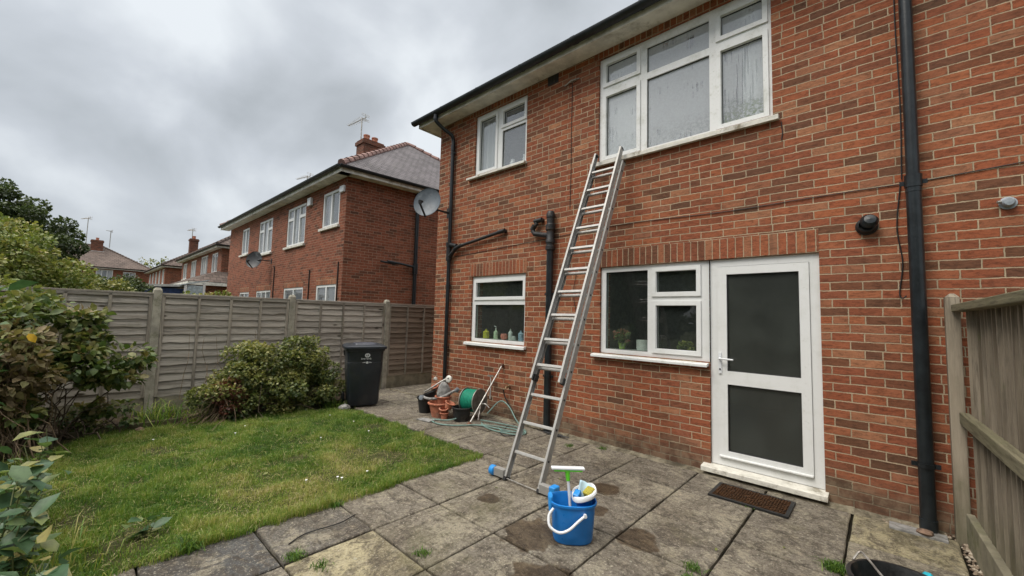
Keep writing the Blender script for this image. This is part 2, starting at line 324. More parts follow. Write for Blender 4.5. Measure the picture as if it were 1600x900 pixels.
def glass(name, film=0., tint=(.55, .6, .58), filmcol=(.62, .66, .68), rough=.0, streak=False, ior=1.9, mould=False, cloudy=False):
    """double glazing: see-through with mirror reflections, optionally with condensation, frosting or painted-in reflected brightness on it"""
    N = NT(name); P = N.pos(); s = N.sep(P)
    tr = N.n('ShaderNodeBsdfTransparent'); N.put(tr.inputs[0], (*tint, 1))
    wav = N.noise(P, 1.7, 2)
    gl = N.n('ShaderNodeBsdfGlossy'); N.put(gl.inputs['Roughness'], rough); gl.inputs[0].default_value = (1, 1, 1, 1); N.put(gl.inputs['Normal'], N.bump(wav, .012, .35))
    fr = N.n('ShaderNodeFresnel'); fr.inputs[0].default_value = ior
    ff = N.math('SUBTRACT', 1., N.n('ShaderNodeNewGeometry').outputs['Backfacing'])
    base = N.n('ShaderNodeMixShader'); N.put(base.inputs[0], N.math('MULTIPLY', fr.outputs[0], ff)); N.put(base.inputs[1], tr.outputs[0]); N.put(base.inputs[2], gl.outputs[0])
    if film <= 0 and not mould: return N.done(base.outputs[0])
    df = N.n('ShaderNodeBsdfDiffuse')
    f = film
    fc = filmcol
    if streak:
        run = N.noise(N.scale(P, (34, 34, 1.5)), 1., 5, .6, .2); drop = N.noise(P, 55, 4, .8); lo = N.noise(P, 2.4, 4, .6)
        edge = N.sstep(N.math('ADD', lo, N.math('MULTIPLY', run, .6)), .72, .98)
        f = N.math('SUBTRACT', N.math('MULTIPLY_ADD', drop, .25, film), N.math('MULTIPLY', N.math('MULTIPLY', N.sstep(run, .50, .60), N.sstep(lo, .50, .62)), .34), clamp=True)
        f = N.math('ADD', f, N.math('MULTIPLY', N.math('MULTIPLY', N.sstep(drop, .60, .70), edge), .18), clamp=True)
    if cloudy: f = N.fmix(N.sstep(N.noise(P, 2.6, 3, .5), .35, .65), film*.75, film*1.15)
    if mould:
        zz = N.math('ADD', s[2], N.math('MULTIPLY', N.math('SUBTRACT', N.noise(P, 6, 5, .7), .5), .45))
        mk = N.math('MULTIPLY', N.math('SUBTRACT', 1., N.sstep(zz, 3.74, 4.08)), N.sstep(N.noise(P, 30, 6, .8), .42, .56))
        mk = N.math('MULTIPLY', mk, N.fmix(N.sstep(N.math('ADD', s[0], N.math('MULTIPLY', N.noise(P, 3, 3), .3)), -1.25, -1.05), .28, .85))
        fc = N.mix(mk, filmcol, (.085, .12, .035)); f = N.math('MAXIMUM', f, N.math('MULTIPLY', mk, .95))
    N.put(df.inputs[0], fc)
    o = N.n('ShaderNodeMixShader'); N.put(o.inputs[0], N.math('MULTIPLY', f, ff)); N.put(o.inputs[1], base.outputs[0]); N.put(o.inputs[2], df.outputs[0])
    return N.done(o.outputs[0])
M['glass'] = glass('window_glass', ior=1.65, film=.06, filmcol=(.30, .36, .33), tint=(.86, .9, .87))  # faint diffuse film paints green-grey reflected brightness onto the clear panes
M['glass_steam'] = glass('condensation_glass', film=.30, streak=True, mould=True, ior=2.9, tint=(.95, .97, .97), filmcol=(.76, .80, .83))
M['glass_upper'] = glass('hazy_glass', film=.16, ior=2.7, tint=(.95, .97, .97))
M['glass_far'] = glass('distant_glass', film=.20, ior=2.3, filmcol=(.55, .6, .64), tint=(.9, .9, .9))
M['glass_frost'] = glass('obscure_glass', film=.36, filmcol=(.10, .112, .10), tint=(.5, .5, .48), rough=.24, ior=1.7, cloudy=True)

def leaf_mat(name, stops, gloss=.45, trans=.3):
    N = NT(name); v = N.attr('v'); P = N.pos()
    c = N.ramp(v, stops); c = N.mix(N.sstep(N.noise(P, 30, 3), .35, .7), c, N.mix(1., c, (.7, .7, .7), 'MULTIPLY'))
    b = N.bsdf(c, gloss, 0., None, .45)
    t = N.n('ShaderNodeBsdfTranslucent'); N.put(t.inputs[0], N.mix(1., c, (1., 1.05, .6), 'MULTIPLY'))
    m = N.n('ShaderNodeMixShader'); N.put(m.inputs[0], trans); N.put(m.inputs[1], b); N.put(m.inputs[2], t.outputs[0])
    return N.done(m.outputs[0])
M['l_dark'] = leaf_mat('dark_leaves', [(0, (.032, .052, .022)), (.6, (.075, .11, .035)), (1, (.16, .18, .055))])
M['l_light'] = leaf_mat('yellow_green_leaves', [(0, (.08, .14, .03)), (.4, (.18, .24, .055)), (.72, (.36, .36, .11)), (1, (.52, .41, .19))])
M['l_bush'] = leaf_mat('bush_leaves', [(0, (.035, .06, .022)), (.30, (.08, .12, .035)), (.6, (.23, .25, .075)), (.9, (.42, .38, .14)), (1, (.20, .09, .05))])
M['l_hyd'] = leaf_mat('turning_leaves', [(0, (.035, .07, .02)), (.35, (.085, .14, .035)), (.6, (.19, .22, .065)), (.76, (.30, .27, .11)), (.9, (.36, .25, .16)), (1, (.44, .36, .09))])
M['l_brown'] = leaf_mat('browned_leaves', [(0, (.10, .08, .04)), (.5, (.25, .19, .10)), (.8, (.22, .24, .08)), (1, (.42, .34, .20))], .7)
M['l_fg'] = leaf_mat('broad_leaves', [(0, (.05, .11, .055)), (.5, (.10, .18, .08)), (.85, (.19, .25, .08)), (1, (.34, .29, .11))], .38)
M['l_yellow'] = leaf_mat('yellow_leaf', [(0, (.7, .42, .03)), (1, (.75, .48, .05))])
M['grass'] = leaf_mat('grass_blades', [(0, (.055, .13, .018)), (.35, (.14, .27, .034)), (.62, (.29, .37, .065)), (.85, (.50, .46, .16)), (1, (.66, .56, .32))], .5, .35)
M['bark'] = simple('bark', (.10, .075, .05), .9, var=.4, scale=14, bump=.01)
M['greenstem'] = simple('green_stems', (.11, .13, .05), .7, var=.3)
M['twig'] = simple('brown_twigs', (.17, .12, .075), .8, var=.4, scale=20)

# ------------------------------------------------------------------ mesh helpers
LOC = {}
class MB:
    def __init__(s): s.v = []; s.f = []; s.a = []
    def add(s, vs, fs, a=0.):
        o = len(s.v); s.v += [tuple(v) for v in vs]; s.f += [tuple(i+o for i in f) for f in fs]; s.a += [a]*len(fs)
        return s
    def box(s, x0, x1, y0, y1, z0, z1, a=0.):
        return s.add([(x0, y0, z0), (x1, y0, z0), (x1, y1, z0), (x0, y1, z0), (x0, y0, z1), (x1, y0, z1), (x1, y1, z1), (x0, y1, z1)],
              [(0, 3, 2, 1), (4, 5, 6, 7), (0, 1, 5, 4), (1, 2, 6, 5), (2, 3, 7, 6), (3, 0, 4, 7)], a)
    def bar(s, p, q, w, h, up=(0, 0, 1), a=0.):
        """box from p to q, w across, h along 'up'"""
        p = Vector(p); q = Vector(q); d = (q-p).normalized(); u = Vector(up); sd = d.cross(u).normalized(); u = sd.cross(d).normalized()
        vs = []
        for c in (p, q):
            for i, j in ((-1, -1), (1, -1), (1, 1), (-1, 1)): vs.append(c+sd*(w/2*i)+u*(h/2*j))
        return s.add(vs, [(0, 1, 2, 3), (7, 6, 5, 4), (0, 4, 5, 1), (1, 5, 6, 2), (2, 6, 7, 3), (3, 7, 4, 0)], a)
    def tube(s, pts, r, n=12, caps=True, a=0.):
        pts = [Vector(p) for p in pts]; rs = r if isinstance(r, (list, tuple)) else [r]*len(pts)
        T = [(pts[min(i+1, len(pts)-1)]-pts[max(i-1, 0)]).normalized() for i in range(len(pts))]
        ref = Vector((0, 0, 1)) if abs(T[0].z) < .9 else Vector((1, 0, 0))
        A = T[0].cross(ref).normalized(); vs = []
        for i, p in enumerate(pts):
            A = (A-T[i]*A.dot(T[i])).normalized(); B = T[i].cross(A)
            for k in range(n):
                t = 2*math.pi*k/n; vs.append(p+A*(math.cos(t)*rs[i])+B*(math.sin(t)*rs[i]))
        fs = []
        for i in range(len(pts)-1):
            for k in range(n):
                fs.append((i*n+k, i*n+(k+1) % n, (i+1)*n+(k+1) % n, (i+1)*n+k))
        if caps: fs.append(tuple(range(n))[::-1]); fs.append(tuple((len(pts)-1)*n+k for k in range(n)))
        return s.add(vs, fs, a)
    def lathe(s, prof, c=(0, 0, 0), n=24, axis=None, sx=1., sy=1., a=0.):
        Mx = Matrix.Identity(3) if axis is None else Vector(axis).to_track_quat('Z', 'Y').to_matrix()
        vs = []
        for (r, z) in prof:
            for k in range(n):
                t = 2*math.pi*k/n; vs.append(Mx @ Vector((r*math.cos(t)*sx, r*math.sin(t)*sy, z))+Vector(c))
        fs = []
        for i in range(len(prof)-1):
            for k in range(n): fs.append((i*n+k, i*n+(k+1) % n, (i+1)*n+(k+1) % n, (i+1)*n+k))
        if prof[0][0] > 1e-5: fs.append(tuple(range(n))[::-1])
        if prof[-1][0] > 1e-5: fs.append(tuple((len(prof)-1)*n+k for k in range(n)))
        return s.add(vs, fs, a)
    def build(s, name, mat, parent=None, smooth=False, bevel=0., seg=2, attr=False, local=False, solid=0.):
        me = bpy.data.meshes.new(name)
        off = (0, 0, 0) if local or parent is None else LOC.get(parent.name, (0, 0, 0))
        me.from_pydata([(v[0]-off[0], v[1]-off[1], v[2]-off[2]) for v in s.v], [], s.f)
        if attr:
            at = me.attributes.new('v', 'FLOAT', 'FACE'); at.data.foreach_set('value', s.a)
        me.materials.append(mat); me.update()
        if smooth:
            me.polygons.foreach_set('use_smooth', [True]*len(me.polygons))
            me.set_sharp_from_angle(angle=rad(38))
        o = bpy.data.objects.new(name, me); COL.objects.link(o)
        if parent is not None: o.parent = parent; LOC[o.name] = off
        if solid: md = o.modifiers.new('solid', 'SOLIDIFY'); md.thickness = solid; md.offset = 0
        if bevel:
            md = o.modifiers.new('bevel', 'BEVEL'); md.width = bevel; md.segments = seg; md.limit_method = 'ANGLE'; md.angle_limit = rad(40)
        return o
def tag(o, label=None, cat=None, group=None, kind=None):
    if label: o['label'] = label
    if cat: o['category'] = cat
    if group: o['group'] = group
    if kind: o['kind'] = kind
    return o
def empty(name, loc, label, cat, group=None, rz=0):
    o = bpy.data.objects.new(name, None); COL.objects.link(o); o.location = loc; o.rotation_euler = (0, 0, rz); o.empty_display_size = .1
    LOC[o.name] = tuple(loc); return tag(o, label, cat, group)
def copy_tree(o, parent=None):
    c = o.copy(); COL.objects.link(c); c.parent = parent
    for ch in [x for x in bpy.data.objects if x.parent == o]: copy_tree(ch, c)
    return c
def bez(p, n=16):
    """Catmull-Rom through points"""
    P = [Vector(a) for a in p]; P = [2*P[0]-P[1]]+P+[2*P[-1]-P[-2]]; o = []
    for i in range(1, len(P)-2):
        for k in range(n):
            t = k/n; a, b, c, d = P[i-1:i+3]
            o.append(.5*((2*b)+(c-a)*t+(2*a-5*b+4*c-d)*t*t+(3*b-a-3*c+d)*t**3))
    o.append(P[-2]); return o

def wall_mesh(x0, x1, z0, z1, holes, y0, y1, mb=None):
    """wall slab in the xz plane between y0 (front) and y1, with rectangular openings"""
    mb = mb or MB()
    xs = sorted({x0, x1, *[h[0] for h in holes], *[h[1] for h in holes]}); zs = sorted({z0, z1, *[h[2] for h in holes], *[h[3] for h in holes]})
    inh = lambda x, z: any(h[0] < x < h[1] and h[2] < z < h[3] for h in holes)
    for i in range(len(xs)-1):
        for j in range(len(zs)-1):
            if inh((xs[i]+xs[i+1])/2, (zs[j]+zs[j+1])/2): continue
            a, b, c, d = xs[i], xs[i+1], zs[j], zs[j+1]
            mb.add([(a, y0, c), (b, y0, c), (b, y0, d), (a, y0, d)], [(0, 1, 2, 3)])
            mb.add([(a, y1, c), (b, y1, c), (b, y1, d), (a, y1, d)], [(3, 2, 1, 0)])
    for (a, b, c, d) in holes:
        mb.add([(a, y0, c), (a, y1, c), (a, y1, d), (a, y0, d)], [(0, 1, 2, 3)])
        mb.add([(b, y0, c), (b, y1, c), (b, y1, d), (b, y0, d)], [(3, 2, 1, 0)])
        mb.add([(a, y0, c), (b, y0, c), (b, y1, c), (a, y1, c)], [(0, 1, 2, 3)])
        mb.add([(a, y0, d), (b, y0, d), (b, y1, d), (a, y1, d)], [(3, 2, 1, 0)])
    return mb

# ------------------------------------------------------------------ foliage helpers
def np_mesh(name, V, F, mat, parent=None, att=None, off=(0, 0, 0)):
    """V (n,3); F (m,k) faces of equal size"""
    me = bpy.data.meshes.new(name); n = len(V); m, k = F.shape
    me.vertices.add(n); me.vertices.foreach_set('co', (V-np.array(off)).astype(np.float32).ravel())
    me.loops.add(m*k); me.loops.foreach_set('vertex_index', F.astype(np.int32).ravel())
    me.polygons.add(m); me.polygons.foreach_set('loop_start', np.arange(0, m*k, k, dtype=np.int32))
    me.polygons.foreach_set('loop_total', np.full(m, k, dtype=np.int32))
    if att is not None:
        a = me.attributes.new('v', 'FLOAT', 'FACE'); a.data.foreach_set('value', att.astype(np.float32))
    me.update(calc_edges=True); me.materials.append(mat)
    o = bpy.data.objects.new(name, me); COL.objects.link(o)
    if parent is not None: o.parent = parent; LOC[o.name] = off
    return o
def unit(a): return a/np.maximum(np.linalg.norm(a, axis=1, keepdims=True), 1e-9)
LEAF = {'simple': (np.array([[0, 0, 0], [.5, .45, .10], [1, 0, 0], [.5, -.45, .10]]), np.array([[0, 1, 2], [0, 2, 3]])),
        'broad': (np.array([[0, 0, 0], [.22, .26, .07], [.6, .30, .08], [1, 0, -.12], [.6, -.30, .08], [.22, -.26, .07], [.22, 0, 0], [.62, 0, -.02]]),
                  np.array([[0, 1, 6], [0, 6, 5], [1, 2, 6], [2, 7, 6], [2, 3, 7], [7, 3, 4], [7, 4, 6], [6, 4, 5]]))}
def leaves(P, D, N_, size, kind='simple', v=None):
    """leaf at P pointing along D, face normal near N_"""
    T, F = LEAF[kind]; D = unit(D); B = unit(np.cross(N_, D)); Nn = np.cross(D, B)
    V = P[:, None]+size[:, None, None]*(T[None, :, 0, None]*D[:, None]+T[None, :, 1, None]*B[:, None]+T[None, :, 2, None]*Nn[:, None])
    k = len(T); FF = (F[None]+(np.arange(len(P))*k)[:, None, None]).reshape(-1, 3)
    return V.reshape(-1, 3), FF, np.repeat(v, len(F))
def clump_leaves(clumps, n, size, kind='simple', up=.6, R=None, vgrad=.25, shell=.45, vbase=.0):
    """clumps: rows (x,y,z,rx,ry,rz); leaves spread mostly near the surface of each clump"""
    R = R or rng; C = np.array(clumps); vol = C[:, 3]*C[:, 4]+C[:, 4]*C[:, 5]; idx = R.choice(len(C), n, p=vol/vol.sum()); c = C[idx]
    d = unit(R.normal(size=(n, 3))); rr_ = R.uniform(shell, 1.05, (n, 1))**.6
    P = c[:, :3]+d*rr_*c[:, 3:]
    dirs = unit(d*1.0+R.normal(size=(n, 3))*.8+np.array([0, 0, -.25])); nr = unit(R.normal(size=(n, 3))*.6+np.array([0, 0, up])+d*.5)
    cl = R.uniform(0, 1, len(C))[idx]
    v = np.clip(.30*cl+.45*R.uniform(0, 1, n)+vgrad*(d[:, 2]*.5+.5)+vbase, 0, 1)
    return leaves(P, dirs, nr, size*R.uniform(.6, 1.35, n), kind, v)
def crown_clumps(c, r, n, cr, R, flat=.75):
    o = []
    for _ in range(n):
        d = R.normal(size=3); d /= np.linalg.norm(d); q = R.uniform(.35, 1.0)**.5
        p = np.array(c)+d*np.array(r)*q; s = cr*R.uniform(.6, 1.3); o.append((*p, s, s, s*flat))
    return o
def limb(mb, p, q, r0_, r1_, R, n=6, wig=.08):
    p = np.array(p, float); q = np.array(q, float); L = np.linalg.norm(q-p)
    pts = [p+(q-p)*t+R.normal(size=3)*wig*L*math.sin(t*math.pi)*.5 for t in np.linspace(0, 1, n)]
    mb.tube([tuple(x) for x in pts], [r0_+(r1_-r0_)*t for t in np.linspace(0, 1, n)], 7)
def tree(name, base, c, r, nl, ls, mat, label, cat, group=None, ncl=60, cr=.5, seed=1, trunk=.14, kind='simple', flat=.75, bare=False, cmat='bark'):
    R = np.random.default_rng(seed); t = empty(name, base, label, cat, group); off = LOC[t.name]
    cls = crown_clumps(c, r, ncl, cr, R, flat)
    mb = MB(); fork = np.array(base)*.5+np.array(c)*.5; fork[2] = base[2]+(c[2]-r[2]*.6-base[2])*.8
    limb(mb, base, fork, trunk, trunk*.7, R, 6, .04)
    for q in cls[:22]: limb(mb, fork, q[:3], trunk*.45, trunk*.08, R, 6, .12)
    mb.build('trunk', M[cmat], t, smooth=True)
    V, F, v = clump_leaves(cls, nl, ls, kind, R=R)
    np_mesh('crown', V, F, mat, t, v, off)
    return t

# ================================================================== SETTING
tag(MB().add([(-600, -600, -.06), (600, -600, -.06), (600, 600, -.06), (-600, 600, -.06)], [(0, 1, 2, 3)]).build('ground', M['ground']), kind='structure')
tag(MB().box(-8.0, -6.27, .3, 3.5, -.06, -.030).box(-7.9, .60, -11, .3, -.06, -.030).build('patio_bed', M['joint']), kind='structure')

# paving slabs
mb = MB(); gv = []
XS = [.36, -.245, -.86, -1.475, -2.135, -2.78, -3.39]; XP = [-3.39, -4.02, -4.66, -5.3, -5.92, -6.55, -7.15, -7.75]
YS = [-.10, -.68, -1.31, -1.88, -2.465, -3.05, -3.65, -4.27, -4.9, -5.5, -6.1, -6.7, -7.3, -7.9, -8.5]
def slab(xa, xb, ya, yb, v, g=0.):
    j = .0085
    xa -= j*random.uniform(.7, 1.4); xb += j*random.uniform(.7, 1.4); ya -= j*random.uniform(.7, 1.4); yb += j*random.uniform(.7, 1.4)
    z = [random.uniform(-.004, .004) for _ in range(4)]
    # rows of points give the cut edges a slightly ragged line
    n = 8; top = []
    cs = [(xb, yb), (xa, yb), (xa, ya), (xb, ya)]
    for k in range(4):
        (x0, y0), (x1, y1) = cs[k], cs[(k+1) % 4]
        for i in range(n):
            t = i/n; r1 = random.uniform(-.0025, .0025); r2 = random.uniform(-.0025, .0025)
            top.append((x0+(x1-x0)*t+r1, y0+(y1-y0)*t+r2, z[k]*(1-t)+z[(k+1) % 4]*t))
    cx_ = sum(p[0] for p in top)/len(top); cy_ = sum(p[1] for p in top)/len(top); m = len(top)
    inner = [(cx_+(p[0]-cx_)*.975, cy_+(p[1]-cy_)*.985, p[2]) for p in top]
    low = [(p[0], p[1], p[2]-.007) for p in top]; bot = [(p[0], p[1], -.04) for p in top]
    vs = inner+low+bot; fs = [tuple(range(m))]
    for i in range(m):
        k = (i+1) % m; fs += [(i, i+m, k+m, k), (i+m, i+2*m, k+2*m, k+m)]
    mb.add(vs, fs, v); gv.extend([g]*len(fs))
for i in range(len(XS)-1):
    for j in range(len(YS)-1):
        v = random.random()**1.3; g = 0.
        if i == 4 and j == 5: v = 1.25
        if i == 5 and j == 6: v, g = .2, .9
        if i == 5 and j == 5: v, g = .15, .45
        if i == 0 and j == 0: v = 1.1
        slab(XS[i], XS[i+1], YS[j], YS[j+1], v, g)
for i in range(len(XP)-1):
    for j in range(2): slab(XP[i], XP[i+1], YS[j], [-.68, -1.36][j], random.uniform(0, .45), .0)
for i in range(2, len(XP)-1):
    for j in range(5):
        if XP[i] <= -6.2: slab(XP[i], XP[i+1], -.10+.65*(j+1), -.10+.65*j, random.uniform(0, .45))
pt = mb.build('patio', M['slab'], attr=True); tag(pt, kind='structure')
a = pt.data.attributes.new('g', 'FLOAT', 'FACE'); a.data.foreach_set('value', gv)
mb = MB()     # crumbling cement fillet between slabs and wall
n = 90
for k in range(n):
    x0 = .3-(8.0)*k/n; x1 = .3-(8.0)*(k+1)/n
    mb.add([(x0, -.088-random.uniform(0, .012), -.012), (x0, 0, .012+random.uniform(-.008, .01)), (x1, 0, .012), (x1, -.088-random.uniform(0, .012), -.012)], [(0, 1, 2, 3)])
tag(mb.build('cement_strip', M['cement']), kind='structure')

# lawn base, beds
LAWN = [(-3.36, -1.46), (-3.36, -4.82), (-3.95, -4.95), (-5.4, -5.1), (-6.2, -5.0), (-7.02, -4.3), (-7.06, -2.5), (-6.6, -1.75), (-6.15, -1.46)]
def fan(mb, poly, z):
    return mb.add([(x, y, z) for x, y in poly], [tuple(range(len(poly)))])
tag(fan(MB(), [(-3.36, -1.44), (-7.2, -1.44), (-7.2, -9), (-3.36, -9)][::1], .004).build('lawn_soil', M['lawnbase']), kind='structure')
mb = MB(); nx, ny = 12, 70
for i in range(nx+1):
    for j in range(ny+1):
        x = -7.08-.85*i/nx; y = -9+8.1*j/ny; mb.v.append((x, y, .01+.04*math.sin(math.pi*i/nx)+random.uniform(0, .025)))
for i in range(nx):
    for j in range(ny):
        a_ = i*(ny+1)+j; mb.f.append((a_, a_+1, a_+ny+2, a_+ny+1)); mb.a.append(0)
tag(mb.build('soil_bed', M['soil']), kind='structure')
mb = MB()
for i in range(13):
    for j in range(13):
        x = -3.0-2.4*i/12; y = -4.86-1.6*j/12; mb.v.append((x, y, .01+random.uniform(0, .03)+.03*math.sin(math.pi*j/12)))
for i in range(12):
    for j in range(12):
        a_ = i*13+j; mb.f.append((a_, a_+1, a_+14, a_+13)); mb.a.append(0)
tag(mb.build('plant_bed', M['soil']), kind='structure')
e_ = MB()
for y0, y1, x0, x1 in ((-6.5, -4.6, -6.98, -7.05), (-4.57, -3.1, -7.05, -7.09), (-3.07, -1.7, -7.10, -7.0)):
    e_.bar((x0, y0, .035), (x1, y1, .04), .035, .09, a=random.random())
tag(e_.build('edging_board', M['wood_dark'], attr=True, bevel=.004), 'low dark timber edging between lawn and shrub bed by the slatted fence', 'garden edging')

# grass
def inpoly(x, y, poly):
    c = np.zeros(len(x), bool); n = len(poly)
    for i in range(n):
        (x0, y0), (x1, y1) = poly[i], poly[(i+1) % n]
        t = ((y0 > y) != (y1 > y)) & (x < (x1-x0)*(y-y0)/(y1-y0+1e-12)+x0); c ^= t
    return c
def vnoise(x, y, s, seed):
    R = np.random.default_rng(seed); G = R.uniform(0, 1, (64, 64)); u = (x/s) % 64; v = (y/s) % 64
    i = u.astype(int); j = v.astype(int); fu = u-i; fv = v-j; fu = fu*fu*(3-2*fu); fv = fv*fv*(3-2*fv)
    i1 = (i+1) % 64; j1 = (j+1) % 64
    return (G[i, j]*(1-fu)+G[i1, j]*fu)*(1-fv)+(G[i, j1]*(1-fu)+G[i1, j1]*fu)*fv
def blades(x, y, h, w, v, z0=.0, lean=.55, R=rng):
    n = len(x); a = R.uniform(0, 2*np.pi, n); b = R.uniform(0, 2*np.pi, n); l = R.uniform(.1, lean*1.6, n)
    s = np.stack([np.cos(a), np.sin(a), np.zeros(n)], 1)*(w*.5)[:, None]; d = np.stack([np.cos(b), np.sin(b), np.zeros(n)], 1)
    B = np.stack([x, y, np.full(n, z0)], 1); up = np.array([0, 0, 1.])
    M1 = B+up*(h*.6)[:, None]+d*(h*l*.3)[:, None]; T = B+up*(h*(1-.45*l))[:, None]+d*(h*l*1.05)[:, None]
    V = np.stack([B-s, B+s, M1+s*.8, M1-s*.8, T], 1).reshape(-1, 3); k = (np.arange(n)*5)[:, None]
    F = np.concatenate([k+np.array([[0, 1, 2]]), k+np.array([[0, 2, 3]]), k+np.array([[3, 2, 4]])], 1).reshape(-1, 3)
    return V, F, np.repeat(v, 3)
n = 330000
x = rng.uniform(-7.1, -3.30, n); y = rng.uniform(-5.1, -1.40, n)
edge = .11*(vnoise(x, y, .10, 3)-.5)
keep = inpoly(x+edge, y+edge, [(px if px < -3.4 else -3.31, py if py < -1.5 else -1.42) for px, py in LAWN])
pat = .6*vnoise(x+50, y+50, .32, 5)+.4*vnoise(x+50, y+50, .11, 6)
bare = np.zeros(n)
for bx, by, br in ((-4.05, -2.16, .27), (-4.4, -2.35, .16), (-5.9, -3.9, .22), (-5.2, -1.72, .26), (-4.65, -2.9, .13), (-3.75, -4.3, .22), (-5.7, -2.6, .1), (-4.3, -4.5, .16)):
    bare = np.maximum(bare, np.clip(1.35-np.hypot(x-bx, (y-by)*1.1)/br, 0, 1))
dist = np.hypot(x, y+4.65)
keep &= rng.uniform(0, 1, n) > bare*.93
keep &= rng.uniform(0, 1, n) < (.30+1.0*pat)
x, y, pat, dist = x[keep], y[keep], pat[keep], dist[keep]
dry = vnoise(x+20, y+80, .55, 9)
h = (.022+.034*pat)*rng.uniform(.6, 1.5, len(x)); h *= np.where(rng.uniform(0, 1, len(x)) > .985, 1.9, 1)
near_edge = (x > -3.42)|(y < -4.7)|(x < -6.95); h *= np.where(near_edge, 1.45, 1)
mid_ = vnoise(x+7, y+3, .16, 19)
ctr = np.exp(-(((x+3.9)/.55)**2+((y+3.3)/.7)**2))+.7*np.exp(-(((x+4.6)/.7)**2+((y+2.6)/.5)**2))
v = np.clip(.02+.46*rng.uniform(0, 1, len(x))+.42*(dry-.4)+.48*(mid_-.5)+.28*ctr+np.where(rng.uniform(0, 1, len(x)) > .92, .45, 0)+.18*(1-pat), 0, 1)
h *= .42+1.25*mid_*(1-.5*np.clip(ctr, 0, 1))
V, F, vv_ = blades(x, y, h, .0028+.0016*rng.uniform(0, 1, len(x)), v)
tag(np_mesh('lawn_grass', V, F, M['grass'], None, vv_), 'short patchy green grass with yellowing blades on the back lawn', 'grass', kind='stuff')

n = 5000; x = rng.uniform(-7.0, -3.35, n); y = rng.uniform(-4.8, -1.5, n); k_ = inpoly(x, y, LAWN); x = x[k_]; y = y[k_]; n = len(x)
D_ = unit(np.stack([rng.normal(size=n), rng.normal(size=n), rng.normal(size=n)*.18], 1)); P_ = np.stack([x, y, rng.uniform(.012, .045, n)], 1)
L_ = rng.uniform(.02, .085, n); B_ = unit(np.cross(D_, np.array([[0, 0, 1.]])))*.0013
V = np.stack([P_-B_, P_+B_, P_+D_*L_[:, None]+B_*.4, P_+D_*L_[:, None]-B_*.4], 1).reshape(-1, 3); F = (np.arange(n)*4)[:, None]+np.array([[0, 1, 2, 3]])
tag(np_mesh('dead_grass', V, F, M['grass'], None, rng.uniform(.86, 1, n)), 'pale dead grass and straw scattered through the lawn', 'dead grass', kind='stuff')

# ================================================================== THE HOUSE
H = empty('brick_house', (-6.25, 0, 0), 'red brick house beside the patio with white windows and ladder leaning on it', 'house')
op_big = (-2.77, -.77, 3.655, 5.09); op_sm = (-5.25, -4.05, 4.0, 5.09); op_low = (-5.22, -4.0, 1.135, 2.235)
op_kit = (-2.72, -1.385, 1.135, 2.235); op_door = (-1.385, -.43, .075, 2.235)
XL, XR, DEP = -6.25, 7.0, 8.0
mb = wall_mesh(XL, XR, -.05, 5.22, [op_big, op_sm, op_low, (-2.72, -1.385, 1.135, 2.235), op_door], 0, .27)
mb.add([(XL, 0, -.05), (XL, DEP, -.05), (XL, DEP, 5.22), (XL, 0, 5.22)], [(0, 1, 2, 3)])
mb.add([(XR, 0, -.05), (XR, DEP, -.05), (XR, DEP, 5.22), (XR, 0, 5.22)], [(3, 2, 1, 0)])
mb.add([(XL, DEP, -.05), (XR, DEP, -.05), (XR, DEP, 5.22), (XL, DEP, 5.22)], [(0, 1, 2, 3)])
mb.build('wall', M['brick'], H)
def lintel(x0, x1, z0, z1):
    MB().box(x0, x1, -.004, .1, z0, z1).build('lintel', M['soldier'], H)
lintel(-2.80, -.43, 2.2375, 2.455); lintel(-5.27, -3.98, 2.2375, 2.455); lintel(-2.85, -.70, 5.092, 5.188); lintel(-5.33, -3.97, 5.092, 5.188)
# inside: floors, back walls, a partition
MB().box(XL+.28, XR-.1, .272, 7.9, 2.5, 2.75).box(XL+.28, XR-.1, .272, 7.9, 0, .09).box(XL+.28, XR-.1, .272, 7.9, 5.15, 5.21).build('floor_slab', M['room'], H)
MB().box(XL+.28, XR-.1, 3.6, 3.7, .0, 5.2).box(-3.5, -3.4, .275, 3.6, 0, 5.2).box(XL+.272, XL+.30, .275, 3.6, 0, 5.2).box(1.5, 1.6, .275, 3.6, 0, 5.2).build('room_wall', M['room'], H)

def window(parent, name, op, panes, glassm, frame='upvc', y=.032, local=False, gask=True, deep=.06, lift=.018):
    """op = opening, panes = (x0, x1, z0, z1, sash?) of the visible glass; frame fills the rest"""
    fr = wall_mesh(op[0]+.002, op[1]-.002, op[2]+.002, op[3]-.002, [p[:4] for p in panes], y, y+deep)
    for p in panes:
        if p[4]:
            w = .052; q = (p[0]-w, p[1]+w, p[2]-w, p[3]+w)
            wall_mesh(q[0], q[1], q[2], q[3], [(p[0]-.004, p[1]+.004, p[2]-.004, p[3]+.004)], y-lift, y+.004, fr)
            for (a_, b_, c_, d_, fl) in ((q[0], q[0], q[2], q[3], 0), (q[1], q[1], q[2], q[3], 0)):
                fr.add([(a_, y-lift, c_), (a_, y+.002, c_), (a_, y+.002, d_), (a_, y-lift, d_)], [(0, 1, 2, 3)])
            for zz in (q[2], q[3]): fr.add([(q[0], y-lift, zz), (q[1], y-lift, zz), (q[1], y+.002, zz), (q[0], y+.002, zz)], [(0, 1, 2, 3)])
    f = fr.build(name, M[frame], parent, local=local, bevel=.004 if gask else 0)
    for p in panes:
        g = .003
        MB().box(p[0]-.02, p[1]+.02, y+.030, y+.036, p[2]-.02, p[3]+.02).build('glass', M[p[5]] if len(p) > 5 else glassm, f, local=local)
        if gask:
            wall_mesh(p[0]-.003, p[1]+.003, p[2]-.003, p[3]+.003, [(p[0]+.005, p[1]-.005, p[2]+.005, p[3]-.005)], y+.018, y+.030).build('gasket', M['gasket'], f, local=local)
    return f
